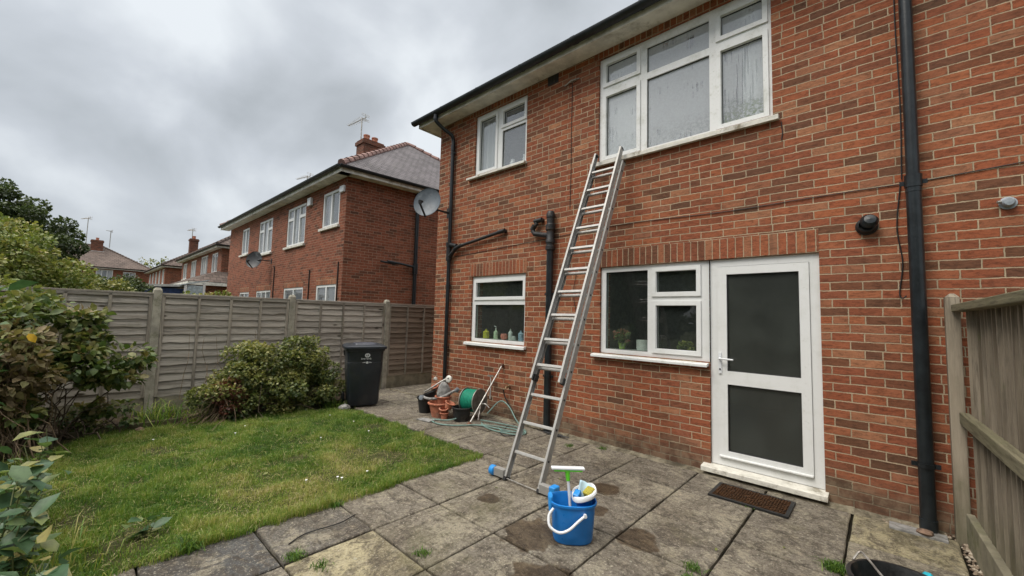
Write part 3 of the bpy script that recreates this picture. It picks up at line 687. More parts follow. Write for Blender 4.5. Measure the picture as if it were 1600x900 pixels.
def sill(parent, x0, x1, z0, z1, mat='sill_old', out_=.075):
    mb = MB(); t = z1-z0
    # nosed profile with a sloping top and a drip
    pr = [(.06, z1), (-out_+.01, z1-.014), (-out_, z1-.020), (-out_, z0), (-out_+.012, z0), (-out_+.014, z0+.008), (.0, z0+.008), (.06, z0+.008)]
    vs = [(x, a, b) for x in (x0, x1) for a, b in pr]; k = len(pr)
    fs = [tuple(range(k))[::-1], tuple(range(k, 2*k))]+[(i, (i+1) % k, (i+1) % k+k, i+k) for i in range(k)]
    return mb.add(vs, fs).build('sill', M[mat], parent, bevel=.003)
G = 'glass_steam'
w = window(H, 'window', op_big, [(-2.665, -2.24, 3.725, 4.54, 1), (-2.665, -2.24, 4.735, 4.985, 1), (-2.105, -1.375, 3.69, 4.575, 0), (-2.105, -1.375, 4.66, 4.985, 0), (-1.25, -.855, 3.725, 4.555, 1), (-1.25, -.855, 4.735, 4.965, 1)], M[G], 'upvc_dirty')
sill(w, -2.86, -.715, 3.585, 3.653, 'sill_old', .06)
w = window(H, 'window', op_sm, [(-5.15, -4.765, 4.085, 4.985, 1), (-4.585, -4.125, 4.755, 4.98, 1), (-4.61, -4.10, 4.04, 4.655, 0)], M['glass_upper'])
sill(w, -5.38, -4.03, 3.945, 3.998)
w = window(H, 'window', op_low, [(-5.12, -4.07, 1.885, 2.125, 1), (-5.14, -4.035, 1.19, 1.755, 0)], M['glass'])
sill(w, -5.32, -3.96, 1.075, 1.133, 'upvc', .06)
w = window(H, 'window', op_kit, [(-2.65, -2.09, 1.19, 2.17, 0), (-1.98, -1.53, 1.90, 2.14, 1), (-1.98, -1.53, 1.24, 1.74, 1)], M['glass'], 'upvc')
sill(w, -2.81, -1.395, 1.085, 1.133, 'upvc_dirty', .07)
# back door: frame, leaf with two obscure panes, handle, threshold
fr = wall_mesh(-1.383, -.432, .095, 2.233, [(-1.31, -.508, .17, 2.155)], .028, .10).build('door_frame', M['upvc'], H, bevel=.004)
lf = wall_mesh(-1.307, -.511, .174, 2.151, [(-1.22, -.59, .245, .925), (-1.22, -.59, 1.06, 2.07)], .016, .07).box(-1.30, -.515, -.004, .018, .178, .196).build('door', M['upvc'], H, bevel=.005)
for z0, z1 in ((.245, .925), (1.06, 2.07)):
    MB().box(-1.24, -.57, .045, .051, z0-.02, z1+.02).build('glass', M['glass_frost'], lf)
    wall_mesh(-1.223, -.587, z0-.003, z1+.003, [(-1.212, -.598, z0+.008, z1-.008)], .032, .045).build('gasket', M['gasket'], lf)
hm = MB().box(-1.302, -1.272, .004, .016, 1.03, 1.245).tube([(-1.287, .010, 1.185), (-1.287, -.030, 1.185), (-1.275, -.040, 1.185), (-1.15, -.042, 1.183)], [.011, .011, .010, .009], 10)
hd = hm.build('handle', M['white_pl'], lf, smooth=True)
MB().lathe([(0, 0), (.009, 0), (.009, .004), (0, .004)], (-1.287, .0035, 1.075), 12, (0, -1, 0)).build('keyhole', M['gasket'], hd)
sill(H, -1.455, -.405, .028, .093, 'sill_old', .10)

# roof, soffit, fascia, gutter
OV = .31; ZE = 5.32; ZR = ZE+4.31*.68
ex0, ex1, ey0, ey1 = XL-OV, XR+OV, -OV, DEP+OV
A_, B_, C_, D_ = (ex0, ey0, ZE), (ex1, ey0, ZE), (ex1, ey1, ZE), (ex0, ey1, ZE); R0 = (ex0+4.31, 4, ZR); R1 = (ex1-4.31, 4, ZR)
rf = MB().add([A_, B_, C_, D_, R0, R1], [(0, 1, 5, 4), (1, 2, 5), (2, 3, 4, 5), (3, 0, 4)]).build('roof', M['tile_brown'], H, solid=.06)
MB().box(ex0+.02, ex1-.02, -OV+.022, -.002, 5.19, 5.20).box(ex0+.02, XL-.002, -.002, ey1-.02, 5.19, 5.20).build('soffit', M['fascia'], H)
MB().box(ex0, ex1, -OV, -OV+.02, 5.155, 5.30).box(ex0, ex0+.02, -OV+.02, ey1, 5.155, 5.30).build('fascia', M['fascia'], H)
def gutter(parent, p, q, r=.064, n=14, local=False, mat='gutter', clips=.9):
    p = Vector(p); q = Vector(q); d = (q-p).normalized(); s = d.cross(Vector((0, 0, 1))).normalized()
    vs = []; k = n+1
    for c in (p, q):
        for R_ in (r, r-.006):
            for i in range(k):
                t = math.pi*i/n; vs.append(c+s*(math.cos(t)*R_)-Vector((0, 0, 1))*(math.sin(t)*R_))
    fs = []
    for i in range(n): fs += [(i, i+1, i+1+2*k, i+2*k), (i+k, i+k+2*k, i+1+3*k, i+1+k), (i, i+k, i+k+1, i+1), (i+2*k, i+1+2*k, i+1+3*k, i+3*k)]
    fs += [(0, 2*k, 3*k, k), (n, n+k, n+3*k, n+2*k)]
    mb = MB().add(vs, fs)
    for c in (p+d*.002, q-d*.002):
        mb.add([c+s*(math.cos(math.pi*i/n)*r)-Vector((0, 0, 1))*(math.sin(math.pi*i/n)*r) for i in range(k)], [tuple(range(k))])
    L = (q-p).length; m = int(L/clips)
    for j in range(1, m):
        c = p+d*(L*j/m); w_ = .012 if j % 4 else .035
        for i in range(n):
            t0, t1 = math.pi*i/n, math.pi*(i+1)/n; R_ = r+.006
            a0, a1 = [c+s*(math.cos(t)*R_)-Vector((0, 0, 1))*(math.sin(t)*R_) for t in (t0, t1)]
            mb.add([a0-d*w_, a0+d*w_, a1+d*w_, a1-d*w_], [(0, 1, 2, 3)])
    return mb.build('gutter', M[mat], parent, smooth=True, local=local)
gutter(H, (ex0-.08, -OV-.066, 5.262), (ex1, -OV-.066, 5.262))
MB().add([(ex0-.03, -OV-.05, 5.315), (ex1, -OV-.05, 5.315), (ex1, -OV+.05, 5.37), (ex0-.03, -OV+.05, 5.37)], [(0, 1, 2, 3)]).build('underfelt', M['gutter'], H, solid=.02)

def bracket(mb, x, y, z, r, w=.02):
    mb.tube([(x, y, z-w/2), (x, y, z+w/2)], r+.005, 16); mb.box(x-r-.035, x+r+.035, y+.0, y+.012, z-w/2, z+w/2); mb.box(x-.012, x+.012, y, .0, z-w/2, z+w/2)
# left rainwater pipe with swan neck, and the waste pipe that joins it
r = .034; px = -5.80; py = -.055
mb = MB().tube(bez([(-5.93, -.372, 5.23), (-5.93, -.372, 5.10), (-5.88, -.22, 4.98), (px, -.10, 4.88), (px, py, 4.78), (px, py, 4.6)], 6), r, 14).tube([(px, py, 4.62), (px, py, .06)], r, 16)
mb.tube([(-5.93, -.372, 5.22), (-5.93, -.372, 5.12)], r+.008, 14).tube([(px, py, 4.70), (px, py, 4.60)], r+.007, 14)
for z in (4.55, 2.1, 1.0): bracket(mb, px, py, z, r)
mb.build('downpipe', M['pipe'], H, smooth=True)
mb = MB().tube([(px, py-.008, 2.86), (px, py-.008, 2.54)], .046, 16).tube([(px, py-.008, 2.88), (px, py-.008, 2.80)], .056, 16).tube([(px, py-.008, 2.62), (px, py-.008, 2.56)], .052, 16)
mb.tube([(px, py-.01, 2.60), (px+.20, -.07, 2.76), (px+.34, -.065, 2.80)], [.035, .034, .034], 14).tube([(px+.02, -.07, 2.84), (px+.22, -.068, 2.80)], .036, 12)
mb.tube([(px+.30, -.062, 2.79), (-4.50, -.055, 2.925)], .027, 12).tube([(-4.56, -.055, 2.92), (-4.42, -.052, 2.935)], .034, 12).tube([(-4.44, -.052, 2.933), (-4.44, .01, 2.933)], .032, 12)
mb.build('waste_pipe', M['iron'], H, smooth=True)
# soil pipe in the middle with its offset branch
px, py = -3.49, -.075
mb = MB().tube([(px, py, 2.62), (px, py, .0)], .048, 18)
for z in (1.9, .75): bracket(mb, px, py, z, .048, .03)
mb.build('soil_pipe', M['pipe'], H, smooth=True)
mb = MB().lathe([(.05, 2.52), (.066, 2.53), (.066, 2.58), (.056, 2.59), (.056, 2.62), (.066, 2.63), (.066, 2.67), (.054, 2.69), (.054, 2.80), (.070, 2.82), (.070, 2.89), (.054, 2.91), (.054, 2.99), (.062, 3.0), (.062, 3.05), (.045, 3.09), (0, 3.10)], (px, py, 0), 18)
mb.tube([(px, py, 2.74), (px-.09, -.07, 2.755), (px-.30, -.065, 2.80)], [.05, .04, .032], 14).tube([(px-.29, -.065, 2.79), (px-.335, -.065, 2.84), (px-.32, -.062, 2.90), (px-.27, -.06, 2.945), (px-.30, -.055, 2.99)], [.033, .034, .03, .032, .032], 12)
mb.tube([(px-.31, -.06, 2.985), (px-.18, -.05, 3.0)], .036, 12).tube([(px-.2, -.05, 3.0), (px-.2, .01, 3.0)], .033, 12)
mb.tube([(px-.35, -.065, 2.86), (px-.30, -.065, 2.93)], .040, 12)
mb.build('soil_pipe_head', M['iron'], H, smooth=True)
# right-hand drainpipe
px, py = .205, -.085
mb = MB().tube([(px+.0, py, 5.2), (px, py, 2.62)], .042, 20).tube([(px, py, 2.80), (px, py, -.02)], .047, 20).tube([(px, py, 2.80), (px, py, 2.70)], .055, 20).tube([(px, py, 2.72), (px, py, 2.66)], .050, 20)
for z in (2.74, .50): bracket(mb, px, py, z, .047, .035)
mb.tube([(px, py, .10), (px, py, -.02)], .053, 20)
mb.build('downpipe', M['pipe'], H, smooth=True)
# cables fixed to the wall
mb = MB().tube(bez([(-5.7, -.006, 2.62), (-4.8, -.008, 2.66), (-3.6, -.008, 2.715), (-2.4, -.008, 2.765), (-1.2, -.008, 2.74), (-.5, -.008, 2.755), (.1, -.008, 2.76), (.16, -.006, 2.75)], 8), .004, 6)
mb.tube(bez([(.26, -.006, 2.76), (.9, -.008, 2.80), (1.8, -.008, 2.86), (3, -.008, 2.9)], 8), .004, 6)
mb.tube(bez([(.13, -.01, 2.75), (.10, -.012, 2.4), (.125, -.01, 2.1), (.10, -.012, 1.85), (.115, -.03, 1.80), (.14, -.03, 1.82)], 8), .005, 6)
mb.tube(bez([(.145, -.01, 5.1), (.14, -.012, 4.2), (.15, -.01, 3.4), (.14, -.01, 2.8)], 6), .005, 6)
mb.tube([(-3.20, -.006, 4.93), (-3.205, -.006, 4.2), (-3.20, -.006, 3.62), (-3.21, -.006, 3.1)], .004, 6)
mb.tube([(-.70, -.006, 3.57), (-.69, -.006, 3.45), (-.70, -.006, 3.38)], .0045, 6)
mb.tube(bez([(-3.08, -.008, 2.2), (-3.12, -.02, 1.9), (-3.07, -.01, 1.6), (-3.12, -.012, 1.45)], 6), .0035, 6)
mb.build('cable', M['cable'], H)
MB().box(-3.65, -3.45, -.006, .1, 5.045, 5.185).build('air_brick', M['iron'], H, bevel=.004)
mb = MB()
for k in range(3): mb.box(-3.64+.062*k, -3.60+.062*k, -.0075, -.006, 5.06, 5.17)
mb.build('air_brick_hole', M['gasket'], H)
MB().tube([(-3.33, -.01, 4.93), (-3.2, -.035, 4.95), (-3.08, -.01, 4.955)], [.008, .012, .008], 8).lathe([(.02, 0), (.018, .03), (0, .04)], (-3.2, -.001, 4.95), 12, (0, -1, 0)).build('cable_hook', M['steel'], H, smooth=True)

v_ = empty('wall_vent', (-.09, 0, 2.43), 'black round extractor vent on brick wall above and right of the back door', 'vent')
MB().lathe([(.075, 0), (.078, .012), (.066, .022), (.058, .05), (.060, .085), (.052, .09), (.05, .06), (0, .055)], (-.09, 0, 2.43), 24, (0, -1, 0)).build('housing', M['rubber'], v_, smooth=True)
MB().lathe([(.0, 0), (.064, .0), (.062, .03), (.04, .055), (0, .062)], (-.075, -.06, 2.455), 20, (.2, -1, .35)).build('cowl', M['pipe'], v_, smooth=True)
v_ = empty('wall_socket', (.70, 0, 2.50), 'small pale grey round fitting on brick wall right of the black drainpipe', 'wall fitting')
MB().lathe([(.045, 0), (.047, .01), (.034, .014), (.032, .05), (.024, .06), (0, .062)], (.70, 0, 2.50), 20, (0, -1, 0)).build('base', simple('pale_grey_plastic', (.34, .38, .42), .5), v_, smooth=True)
MB().lathe([(.012, 0), (.012, .02), (0, .024)], (.665, -.03, 2.51), 12, (-1, -.2, 0)).build('plug', M['steel'], v_, smooth=True)

# curtains, sill ornaments
def curtain(x0, x1, z0, z1, y, label, waves=7, amp=.02):
    mb = MB(); n = 60; m = 6; R = random.Random(int(x0*100))
    ph = [R.uniform(0, 6) for _ in range(3)]
    for j in range(m+1):
        for i in range(n+1):
            t = i/n; s = j/m
            mb.v.append((x0+(x1-x0)*t, y+amp*(math.sin(t*waves*6.28+ph[0])+.5*math.sin(t*waves*11+ph[1]))*(.4+.6*(1-s)), z0+(z1-z0)*s))
    for j in range(m):
        for i in range(n): a_ = j*(n+1)+i; mb.f.append((a_, a_+1, a_+n+2, a_+n+1)); mb.a.append(0)
    tag(mb.build('net_curtain', M['curtain'], smooth=True), label, 'curtain', 'net curtains in the upper windows')
curtain(-2.72, -2.22, 3.66, 5.06, .13, 'white net curtain behind the left side pane of the big upper window')
curtain(-1.06, -.80, 3.66, 5.06, .13, 'white net curtain bunched at the right edge of the big upper window', 4)
curtain(-5.2, -4.80, 4.02, 5.06, .13, 'white net curtain in the left pane of the smaller upper window', 5)

def ornament(name, prof, c, mat, label, cat, group='ornaments on window sills', n=20, extra=None):
    t = empty(name, c, label, cat, group)
    MB().lathe(prof, c, n).build('body', mat, t, smooth=True)
    if extra: extra(t, c)
    return t
cer = lambda nme, col, r=.25: simple(nme, col, r, var=.12, scale=20)
shelf = tag(MB().box(-5.2, -4.02, .10, .26, 1.150, 1.188).build('inner_sill', M['upvc'], H))
MB().box(-2.70, -1.40, .10, .26, 1.150, 1.188).build('inner_sill', M['upvc'], H)
MB().box(-5.2, -4.08, .10, .26, 4.0, 4.035).build('inner_sill', M['upvc'], H)
sq = lambda w_, h: [(w_*.9, 0), (w_, .01), (w_, h*.7), (w_*.5, h*.82), (w_*.3, h*.84), (w_*.3, h)]
def pump(t, c):
    MB().lathe([(.012, 0), (.012, .02), (.005, .022), (.005, .05)], (c[0], c[1], c[2]+.16), 10).tube([(c[0], c[1], c[2]+.205), (c[0]-.04, c[1], c[2]+.215)], .006, 8).build('pump', M['white_pl'], t, smooth=True)
ornament('bottle', sq(.055, .16), (-4.99, .16, 1.19), cer('yellow_liquid', (.55, .52, .06)), 'yellow green rounded bottle at the left end of the small kitchen sill', 'bottle')
ornament('soap_dispenser', sq(.038, .17), (-4.74, .14, 1.19), cer('pale_green_soap', (.55, .68, .50)), 'pale green soap dispenser with white pump top behind small lower window', 'bottle', extra=pump)
ornament('pot', [(.03, 0), (.055, .02), (.062, .06), (.05, .095), (.0, .1)], (-4.58, .17, 1.19), cer('pink_ceramic', (.62, .20, .16)), 'squat pink red pot between soap dispenser and bottles on sill', 'pot')
ornament('bottle', sq(.034, .18), (-4.42, .15, 1.19), cer('white_bottle', (.62, .66, .66)), 'white bottle with narrow neck just right of the pink pot', 'bottle')
ornament('jar', [(.03, 0), (.036, .01), (.036, .05), (.03, .07), (0, .075)], (-4.33, .13, 1.19), cer('glass_grey_jar', (.5, .52, .52)), 'short pale jar standing low between the two taller bottles', 'jar')
ornament('bottle', sq(.042, .165), (-4.20, .15, 1.19), cer('blue_bottle', (.32, .45, .60)), 'pale blue bottle second from right on the small kitchen sill', 'bottle')
ornament('beaker', [(.030, 0), (.034, .01), (.036, .13), (.033, .13), (.03, .02), (0, .02)], (-4.07, .15, 1.19), cer('blue_white_beaker', (.55, .66, .75)), 'pale beaker at the right end of the small kitchen sill', 'beaker')
ornament('mug', [(.04, 0), (.045, .01), (.045, .1), (.04, .1), (.038, .02), (0, .02)], (-2.22, .18, 1.19), cer('white_mug', (.75, .76, .76)), 'wide white tub on the kitchen sill behind the large fixed pane', 'tub')
bpy.data.objects['mug'].scale = (1.7, 1.2, 1.3)
bpy.data.objects['mug'].name = 'tub'
def small_plant(c, pot, label, lm, h=.12, n=60, col=None, seed=3):
    R = np.random.default_rng(seed); t = empty('potted_plant', c, label, 'plant', 'ornaments on window sills')
    MB().lathe([(.035, 0), (.048, .07), (.052, .08), (.045, .08), (.04, .05), (0, .05)], c, 18).build('pot', pot, t, smooth=True)
    cl = [(c[0]+R.uniform(-.04, .04), c[1]+R.uniform(-.03, .03), c[2]+.08+R.uniform(.01, h), .05, .05, .04) for _ in range(7)]
    V, F, v = clump_leaves(cl, n*3, .05, 'simple', R=R); np_mesh('foliage', V, F, lm, t, v, LOC[t.name]); return t
small_plant((-2.50, .19, 1.19), cer('lime_pot', (.38, .52, .12)), 'plant with pinkish flowers in lime green pot on kitchen sill', leaf_mat('pink_flowers', [(0, (.10, .16, .05)), (.55, (.14, .2, .06)), (.7, (.6, .22, .2)), (1, (.7, .3, .25))]), .14)
small_plant((-1.70, .19, 1.16), cer('cream_pot', (.5, .5, .38)), 'round bright green plant low behind the kitchen opening sash', M['l_light'], .05, 60, seed=8)
ornament('figurine', [(.03, 0), (.034, .02), (.02, .06), (.028, .09), (.016, .12), (.02, .15), (0, .165)], (-4.22, .15, 4.036), cer('white_china', (.78, .78, .76)), 'white china figurine in the right pane of the smaller upper window', 'figurine', 'white china on the upper sill')
ornament('vase', [(.03, 0), (.045, .03), (.05, .07), (.03, .11), (.035, .13), (.028, .13), (.02, .1), (0, .1)], (-4.47, .15, 4.036), cer('white_vase', (.72, .73, .72)), 'rounded white vase left of the figurine on the smaller upper sill', 'vase', 'white china on the upper sill')

# satellite dish on the wall
def dish(c, nrm, rad_, label, foot, dark=False, cat='satellite dish'):
    t = empty('satellite_dish', foot, label, cat, 'satellite dishes on brick walls')
    nrm = Vector(nrm).normalized(); c = Vector(c)
    prof = [(0, -.0)]+[(rad_*k/8, .16*rad_*(k/8)**2*1.3) for k in range(1, 9)]+[(rad_*1.015, .16*rad_*1.3+.004), (rad_, .16*rad_*1.3-.012)]+[(rad_*k/8, .16*rad_*(k/8)**2*1.3-.01) for k in range(7, 0, -1)]+[(0, -.012)]
    MB().lathe(prof, c, 36, nrm, sx=.93).build('reflector', simple('dish_grey' if not dark else 'dish_black', (.085, .105, .125) if not dark else (.04, .042, .045), .5, var=.25, scale=5, dirt=(.20, .22, .23)), t, smooth=True)
    side = nrm.cross(Vector((0, 0, 1))).normalized(); up = side.cross(nrm).normalized()
    bot = c-up*rad_*.98+nrm*rad_*.12; foc = c-up*rad_*.62+nrm*rad_*1.15
    MB().bar(bot-up*.02, foc, .022, .03, up).build('arm', M['rubber'], t)
    MB().tube([foc-nrm*.01, foc+nrm*.015+up*.03, foc-nrm*.075+up*.075], [.030, .032, .022], 12).build('receiver', M['rubber'], t, smooth=True)
    back = c-nrm*.05; f = Vector(foot)
    MB().tube([c-nrm*.01, back, (f.x, back.y+.05 if back.y+.05 < f.y else f.y-.05, f.z), f], .018, 10).box(f.x-.05, f.x+.05, f.y-.012, f.y, f.z-.09, f.z+.09).build('mount', M['rubber'], t, smooth=True)
    return t
dish((-5.99, -.42, 3.56), (.50, -.84, .22), .27, 'grey satellite dish on the near house corner beside the black drainpipe', (-5.92, 0, 3.46))

# ================================================================== OTHER HOUSES
def far_house(name, label, loc, rz, L, Dp, wins, ze=5.2, pitch=.68, ov=.33, roofm='tile_grey', skew=0., chim=(), ridge='tile_grey', doors=(), gab0=False):
    """house in local axes: windowed wall along local x at y=0, depth +y; hipped roof"""
    t = empty(name, loc, label, 'house', None, rz); K = dict(local=True)
    mb = wall_mesh(0, L, -.1, ze+.05, [w_[:4] for w_ in wins], 0, .25)
    mb.add([(L, 0, -.1), (L+skew, Dp, -.1), (L+skew, Dp, ze+.05), (L, 0, ze+.05)], [(0, 1, 2, 3)]).add([(0, 0, -.1), (0, Dp, -.1), (0, Dp, ze+.05), (0, 0, ze+.05)], [(3, 2, 1, 0)])
    mb.add([(0, Dp, -.1), (L+skew, Dp, -.1), (L+skew, Dp, ze+.05), (0, Dp, ze+.05)], [(3, 2, 1, 0)])
    mb.build('wall', M['brick_far'], t, **K)
    MB().box(.3, L-.1, 2.6, Dp-.2, 0, ze).box(.3, L-.1, .27, 2.6, 2.5, 2.7).build('room_wall', M['room'], t, **K)
    for w_ in wins:
        x0, x1, z0, z1, cols = w_[:5]; panes = []; wd = (x1-x0-.07)/cols
        for c in range(cols):
            a_ = x0+.07+c*wd; b_ = a_+wd-.07
            if len(w_) > 5 and w_[5] and c != cols//2: panes += [(a_, b_, z0+.07, z1-.42, 0), (a_, b_, z1-.33, z1-.07, 0)]
            else: panes.append((a_, b_, z0+.07, z1-.07, 0))
        f = window(t, 'window', (x0, x1, z0, z1), panes, M['glass_far'], 'upvc', local=True, gask=False, y=.015)
        MB().box(x0-.08, x1+.08, -.07, .05, z0-.07, z0-.003).build('sill', M['sill_old'], f, **K)
        if z0 > 2.6: MB().box(x0+.05, x0+(x1-x0)*random.uniform(.25, .4), .14, .16, z0+.03, z1-.03).box(x1-(x1-x0)*random.uniform(.2, .35), x1-.05, .14, .16, z0+.03, z1-.03).build('curtain', M['curtain'], f, **K)
        if z1 < 2.6: MB().box(x0, x1, -.004, .05, z1, z1+.20).build('lintel', M['soldier'], t, **K)
    x0, x1, y0, y1 = -ov, L+ov, -ov, Dp+ov; h = (Dp/2+ov); zr = ze+.12+h*pitch; z_ = ze+.12
    a_, b_, c_, d_ = (x0, y0, z_), (x1, y0, z_), (x1+skew, y1, z_), (x0, y1, z_); r0_ = (x0+h*.95, Dp/2, zr); r1_ = (x1-h*.95+skew*.5, Dp/2, zr)
    rf = MB().add([a_, b_, c_, d_, r0_, r1_], [(0, 1, 5, 4), (1, 2, 5), (2, 3, 4, 5), (3, 0, 4)]).build('roof', M[roofm], t, solid=.07, **K)
    rt = MB()
    for p, q in ((b_, r1_), (c_, r1_), (a_, r0_), (r0_, r1_)):
        p, q = Vector(p), Vector(q); n = int((q-p).length/.33)
        for k in range(n):
            s_, e_ = p.lerp(q, k/n), p.lerp(q, (k+.93)/n); rt.tube([s_+Vector((0, 0, .045)), e_+Vector((0, 0, .03))], [.10, .085], 8)
    rt.build('ridge_tiles', M[ridge], rf, **K)
    MB().box(x0, x1, y0-.0, y0+.02, ze-.05, ze+.10).box(x0, x1, y0+.02, -.002, ze-.03, ze-.02).add([(x1, y0, ze-.05), (x1+skew, y1, ze-.05), (x1+skew, y1, ze+.10), (x1, y0, ze+.10)], [(0, 1, 2, 3)]).add([(x1, y0, ze-.03), (x1+skew, y1, ze-.03), (L+skew, y1, ze-.03), (L, y0, ze-.03)], [(0, 1, 2, 3)]).build('fascia', M['fascia'], t, **K)
    gutter(t, (x0, y0-.06, ze+.10), (x1+.06, y0-.06, ze+.10), local=True, clips=2); gutter(t, (x1+.06, y0-.06, ze+.10), (x1+.06+skew, y1, ze+.10), local=True, clips=2)
    for (cx_, cy_, w_, d2, zt, npots) in chim:
        cm = MB().box(cx_-w_/2, cx_+w_/2, cy_-d2/2, cy_+d2/2, ze+.5, zt-.22).box(cx_-w_/2-.05, cx_+w_/2+.05, cy_-d2/2-.05, cy_+d2/2+.05, zt-.22, zt-.07).box(cx_-w_/2-.0, cx_+w_/2, cy_-d2/2, cy_+d2/2, zt-.07, zt).build('chimney', M['brick_sooty'], rf, **K)
        for k in range(npots):
            yy = cy_+(k-(npots-1)/2)*.38 if d2 > w_ else cy_; xx = cx_ if d2 > w_ else cx_+(k-(npots-1)/2)*.38
            MB().lathe([(.13, 0), (.12, .2), (.14, .22), (.14, .27), (.1, .27), (.1, .1), (0, .1)], (xx, yy, zt), 14).build('chimney_pot', M['terra'], cm, smooth=True, **K)
        if ze > 5.4: MB().box(cx_-w_/2-.12, cx_+w_/2+.12, cy_-d2/2-.12, cy_+d2/2+.12, zt-1.32, zt-1.22).build('flashing', M['leadwhite'], cm, **K)
    return t
def aerial(base, h, label, ang=0., L=1.1, s=1., mount=None):
    t = empty('tv_aerial', base, label, 'aerial', 'rooftop aerials'); b = Vector(base); d = Vector((math.cos(ang), math.sin(ang), 0)); q = Vector((-d.y, d.x, 0))
    top = b+Vector((0, 0, h)); MB().tube([b, top], .02*s, 8).build('mast', M['steel'], t)
    c = top-Vector((0, 0, .06)); mb = MB().tube([c-d*L*.8, c+d*L*.25], .012*s, 6)
    for k in range(9): p = c-d*L*(.78-k*.105); l = .10+.015*k; mb.tube([p-q*l, p+q*l], .006*s, 5)
    p = c+d*L*.2
    for z in (-.14, -.07, .07, .14): mb.tube([p-q*.2+Vector((0, 0, z)), p+q*.2+Vector((0, 0, z))], .006*s, 5)
    mb.tube([p-Vector((0, 0, .16)), p+Vector((0, 0, .16))], .008*s, 5); mb.build('antenna', M['steel'], t)

AX = -21.85; AL = 11.45
wA = [(-11.86-AX, -10.78-AX, 3.93, 4.95, 2), (-14.66-AX, -13.12-AX, 3.66, 4.95, 3, 1), (-17.65-AX, -16.15-AX, 3.66, 4.93, 3, 1), (-19.92-AX, -18.95-AX, 3.84, 4.93, 2),
      (-12.02-AX, -10.72-AX, 1.15, 2.32, 2), (-14.62-AX, -12.98-AX, 1.15, 2.31, 2), (-17.53-AX, -15.92-AX, 1.2, 2.29, 3), (-19.76-AX, -18.46-AX, 1.2, 2.28, 2)]
HA = far_house('brick_house', 'red brick house with grey hipped roof just beyond the left fence, two-pot chimney', (AX, .1, 0), 0, AL, 7.6, wA, skew=.65, pitch=.70, ridge='tile_red',
      chim=[(-16.33-AX, 3.64, .65, .93, 8.98, 2), (-23.2-AX, 4.3, .6, .8, 8.75, 0)])
MB().box(-12.86-AX, -12.62-AX, -.08, -.001, 4.76, 5.0).build('alarm_box', M['white_pl'], HA, local=True, bevel=.01)
MB().box(-10.72-AX, -10.48-AX, -.06, -.001, 4.78, 4.95).build('alarm_box', M['white_pl'], HA, local=True, bevel=.01)
sx = lambda y: AL+.65*(y/7.6)
mb = MB()
for xx, zt in ((-10.62-AX, 2.9), (-12.51-AX, 2.8), (-15.6-AX, 3.1)): mb.tube([(xx, -.02, .1), (xx, -.02, zt)], .016, 6)
mb.build('cable', M['cable'], HA, local=True)
yy = 2.05
mb = MB().tube([(sx(yy)+.08, yy, 5.2), (sx(yy)+.08, yy, .1)], .055, 10).tube([(sx(yy)+.08, yy, 2.75), (sx(yy)+.08, yy, 3.05)], .075, 10).tube([(sx(yy)+.08, yy, 2.95), (sx(yy)+.07, yy-.5, 3.0), (sx(yy)+.07, yy-.9, 3.02)], .035, 8).tube([(sx(yy)+.06, yy-.65, 2.97), (sx(yy)+.06, yy-1.1, 3.0)], .03, 8)
mb.build('downpipe', M['pipe'], HA, smooth=True, local=True)
dish((-16.25, -.35, 3.32), (.62, -.75, .2), .30, 'black satellite dish low on the neighbouring house wall above the fence', (-16.0, .1, 3.32), True)
aerial((-16.85, 3.55, 8.1), 2.1, 'tall aerial beside the two-pot chimney of the nearest neighbouring house', .1, 1.35, 1.4)
aerial((-24.0, 4.0, 8.0), 1.3, 'small aerial at the far end of the nearest neighbouring roof', .2, 1.3, 1.4)

CXX = -41.0
wC = [(-40.4-CXX, -38.9-CXX, 3.8, 5.0, 2), (-37.4-CXX, -35.6-CXX, 3.7, 5.0, 3), (-34.1-CXX, -32.1-CXX, 3.7, 5.05, 3), (-31.0-CXX, -29.5-CXX, 3.8, 5.0, 2)]
far_house('brick_house', 'far brick house with dark eaves and a single-storey extension in front', (CXX, 1.2, 0), 0, 12.4, 8, wC, roofm='tile_brown', ridge='tile_brown', pitch=.72)
X2 = empty('brick_extension', (-35, -.1, 0), 'single-storey brick extension with pitched tiled roof against the far house', 'extension')
MB().box(-35, -27.9, -.1, 1.15, -.1, 2.97).box(-28.55, -27.9, 1.16, 3.4, -.1, 2.97).build('wall', M['brick_far'], X2)
MB().add([(-35.2, -.4, 3.05), (-27.6, -.4, 3.05), (-27.6, 3.6, 3.05), (-35.2, 3.6, 3.05), (-29, 1.6, 4.0), (-34.5, 1.6, 4.0)], [(0, 1, 4, 5), (1, 2, 4), (2, 3, 5, 4), (3, 0, 5)]).build('roof', M['tile_brown'], X2, solid=.06)
MB().box(-35.2, -27.62, -.4, -.36, 2.87, 3.05).box(-27.64, -27.6, -.36, 3.6, 2.87, 3.05).build('fascia', M['fascia'], X2)
fw_ = wall_mesh(-30.4, -29.6, 1.2, 2.3, [(-30.3, -29.7, 1.3, 2.2)], -.14, -.103).build('window', M['upvc'], X2); MB().box(-30.3, -29.7, -.12, -.113, 1.3, 2.2).build('glass', M['glass_far'], fw_)
DX = -58.0
wD = [(.6+k*2.2, 1.7+k*2.2, 3.7, 5.05, 2) for k in range(5)]
far_house('brick_house', 'distant brick house with tall chimney between the two roofs at centre left', (DX, .9, 0), 0, 11.2, 8.2, wD, roofm='tile_brown', ridge='tile_brown', chim=[(-47.0-DX, 1.85, .55, .62, 8.0, 1)], pitch=.66)
aerial((-47.0, 2.6, 7.2), 1.7, 'thin aerial beside the tall chimney of the distant brick house', .3, 1.0, 1.5)
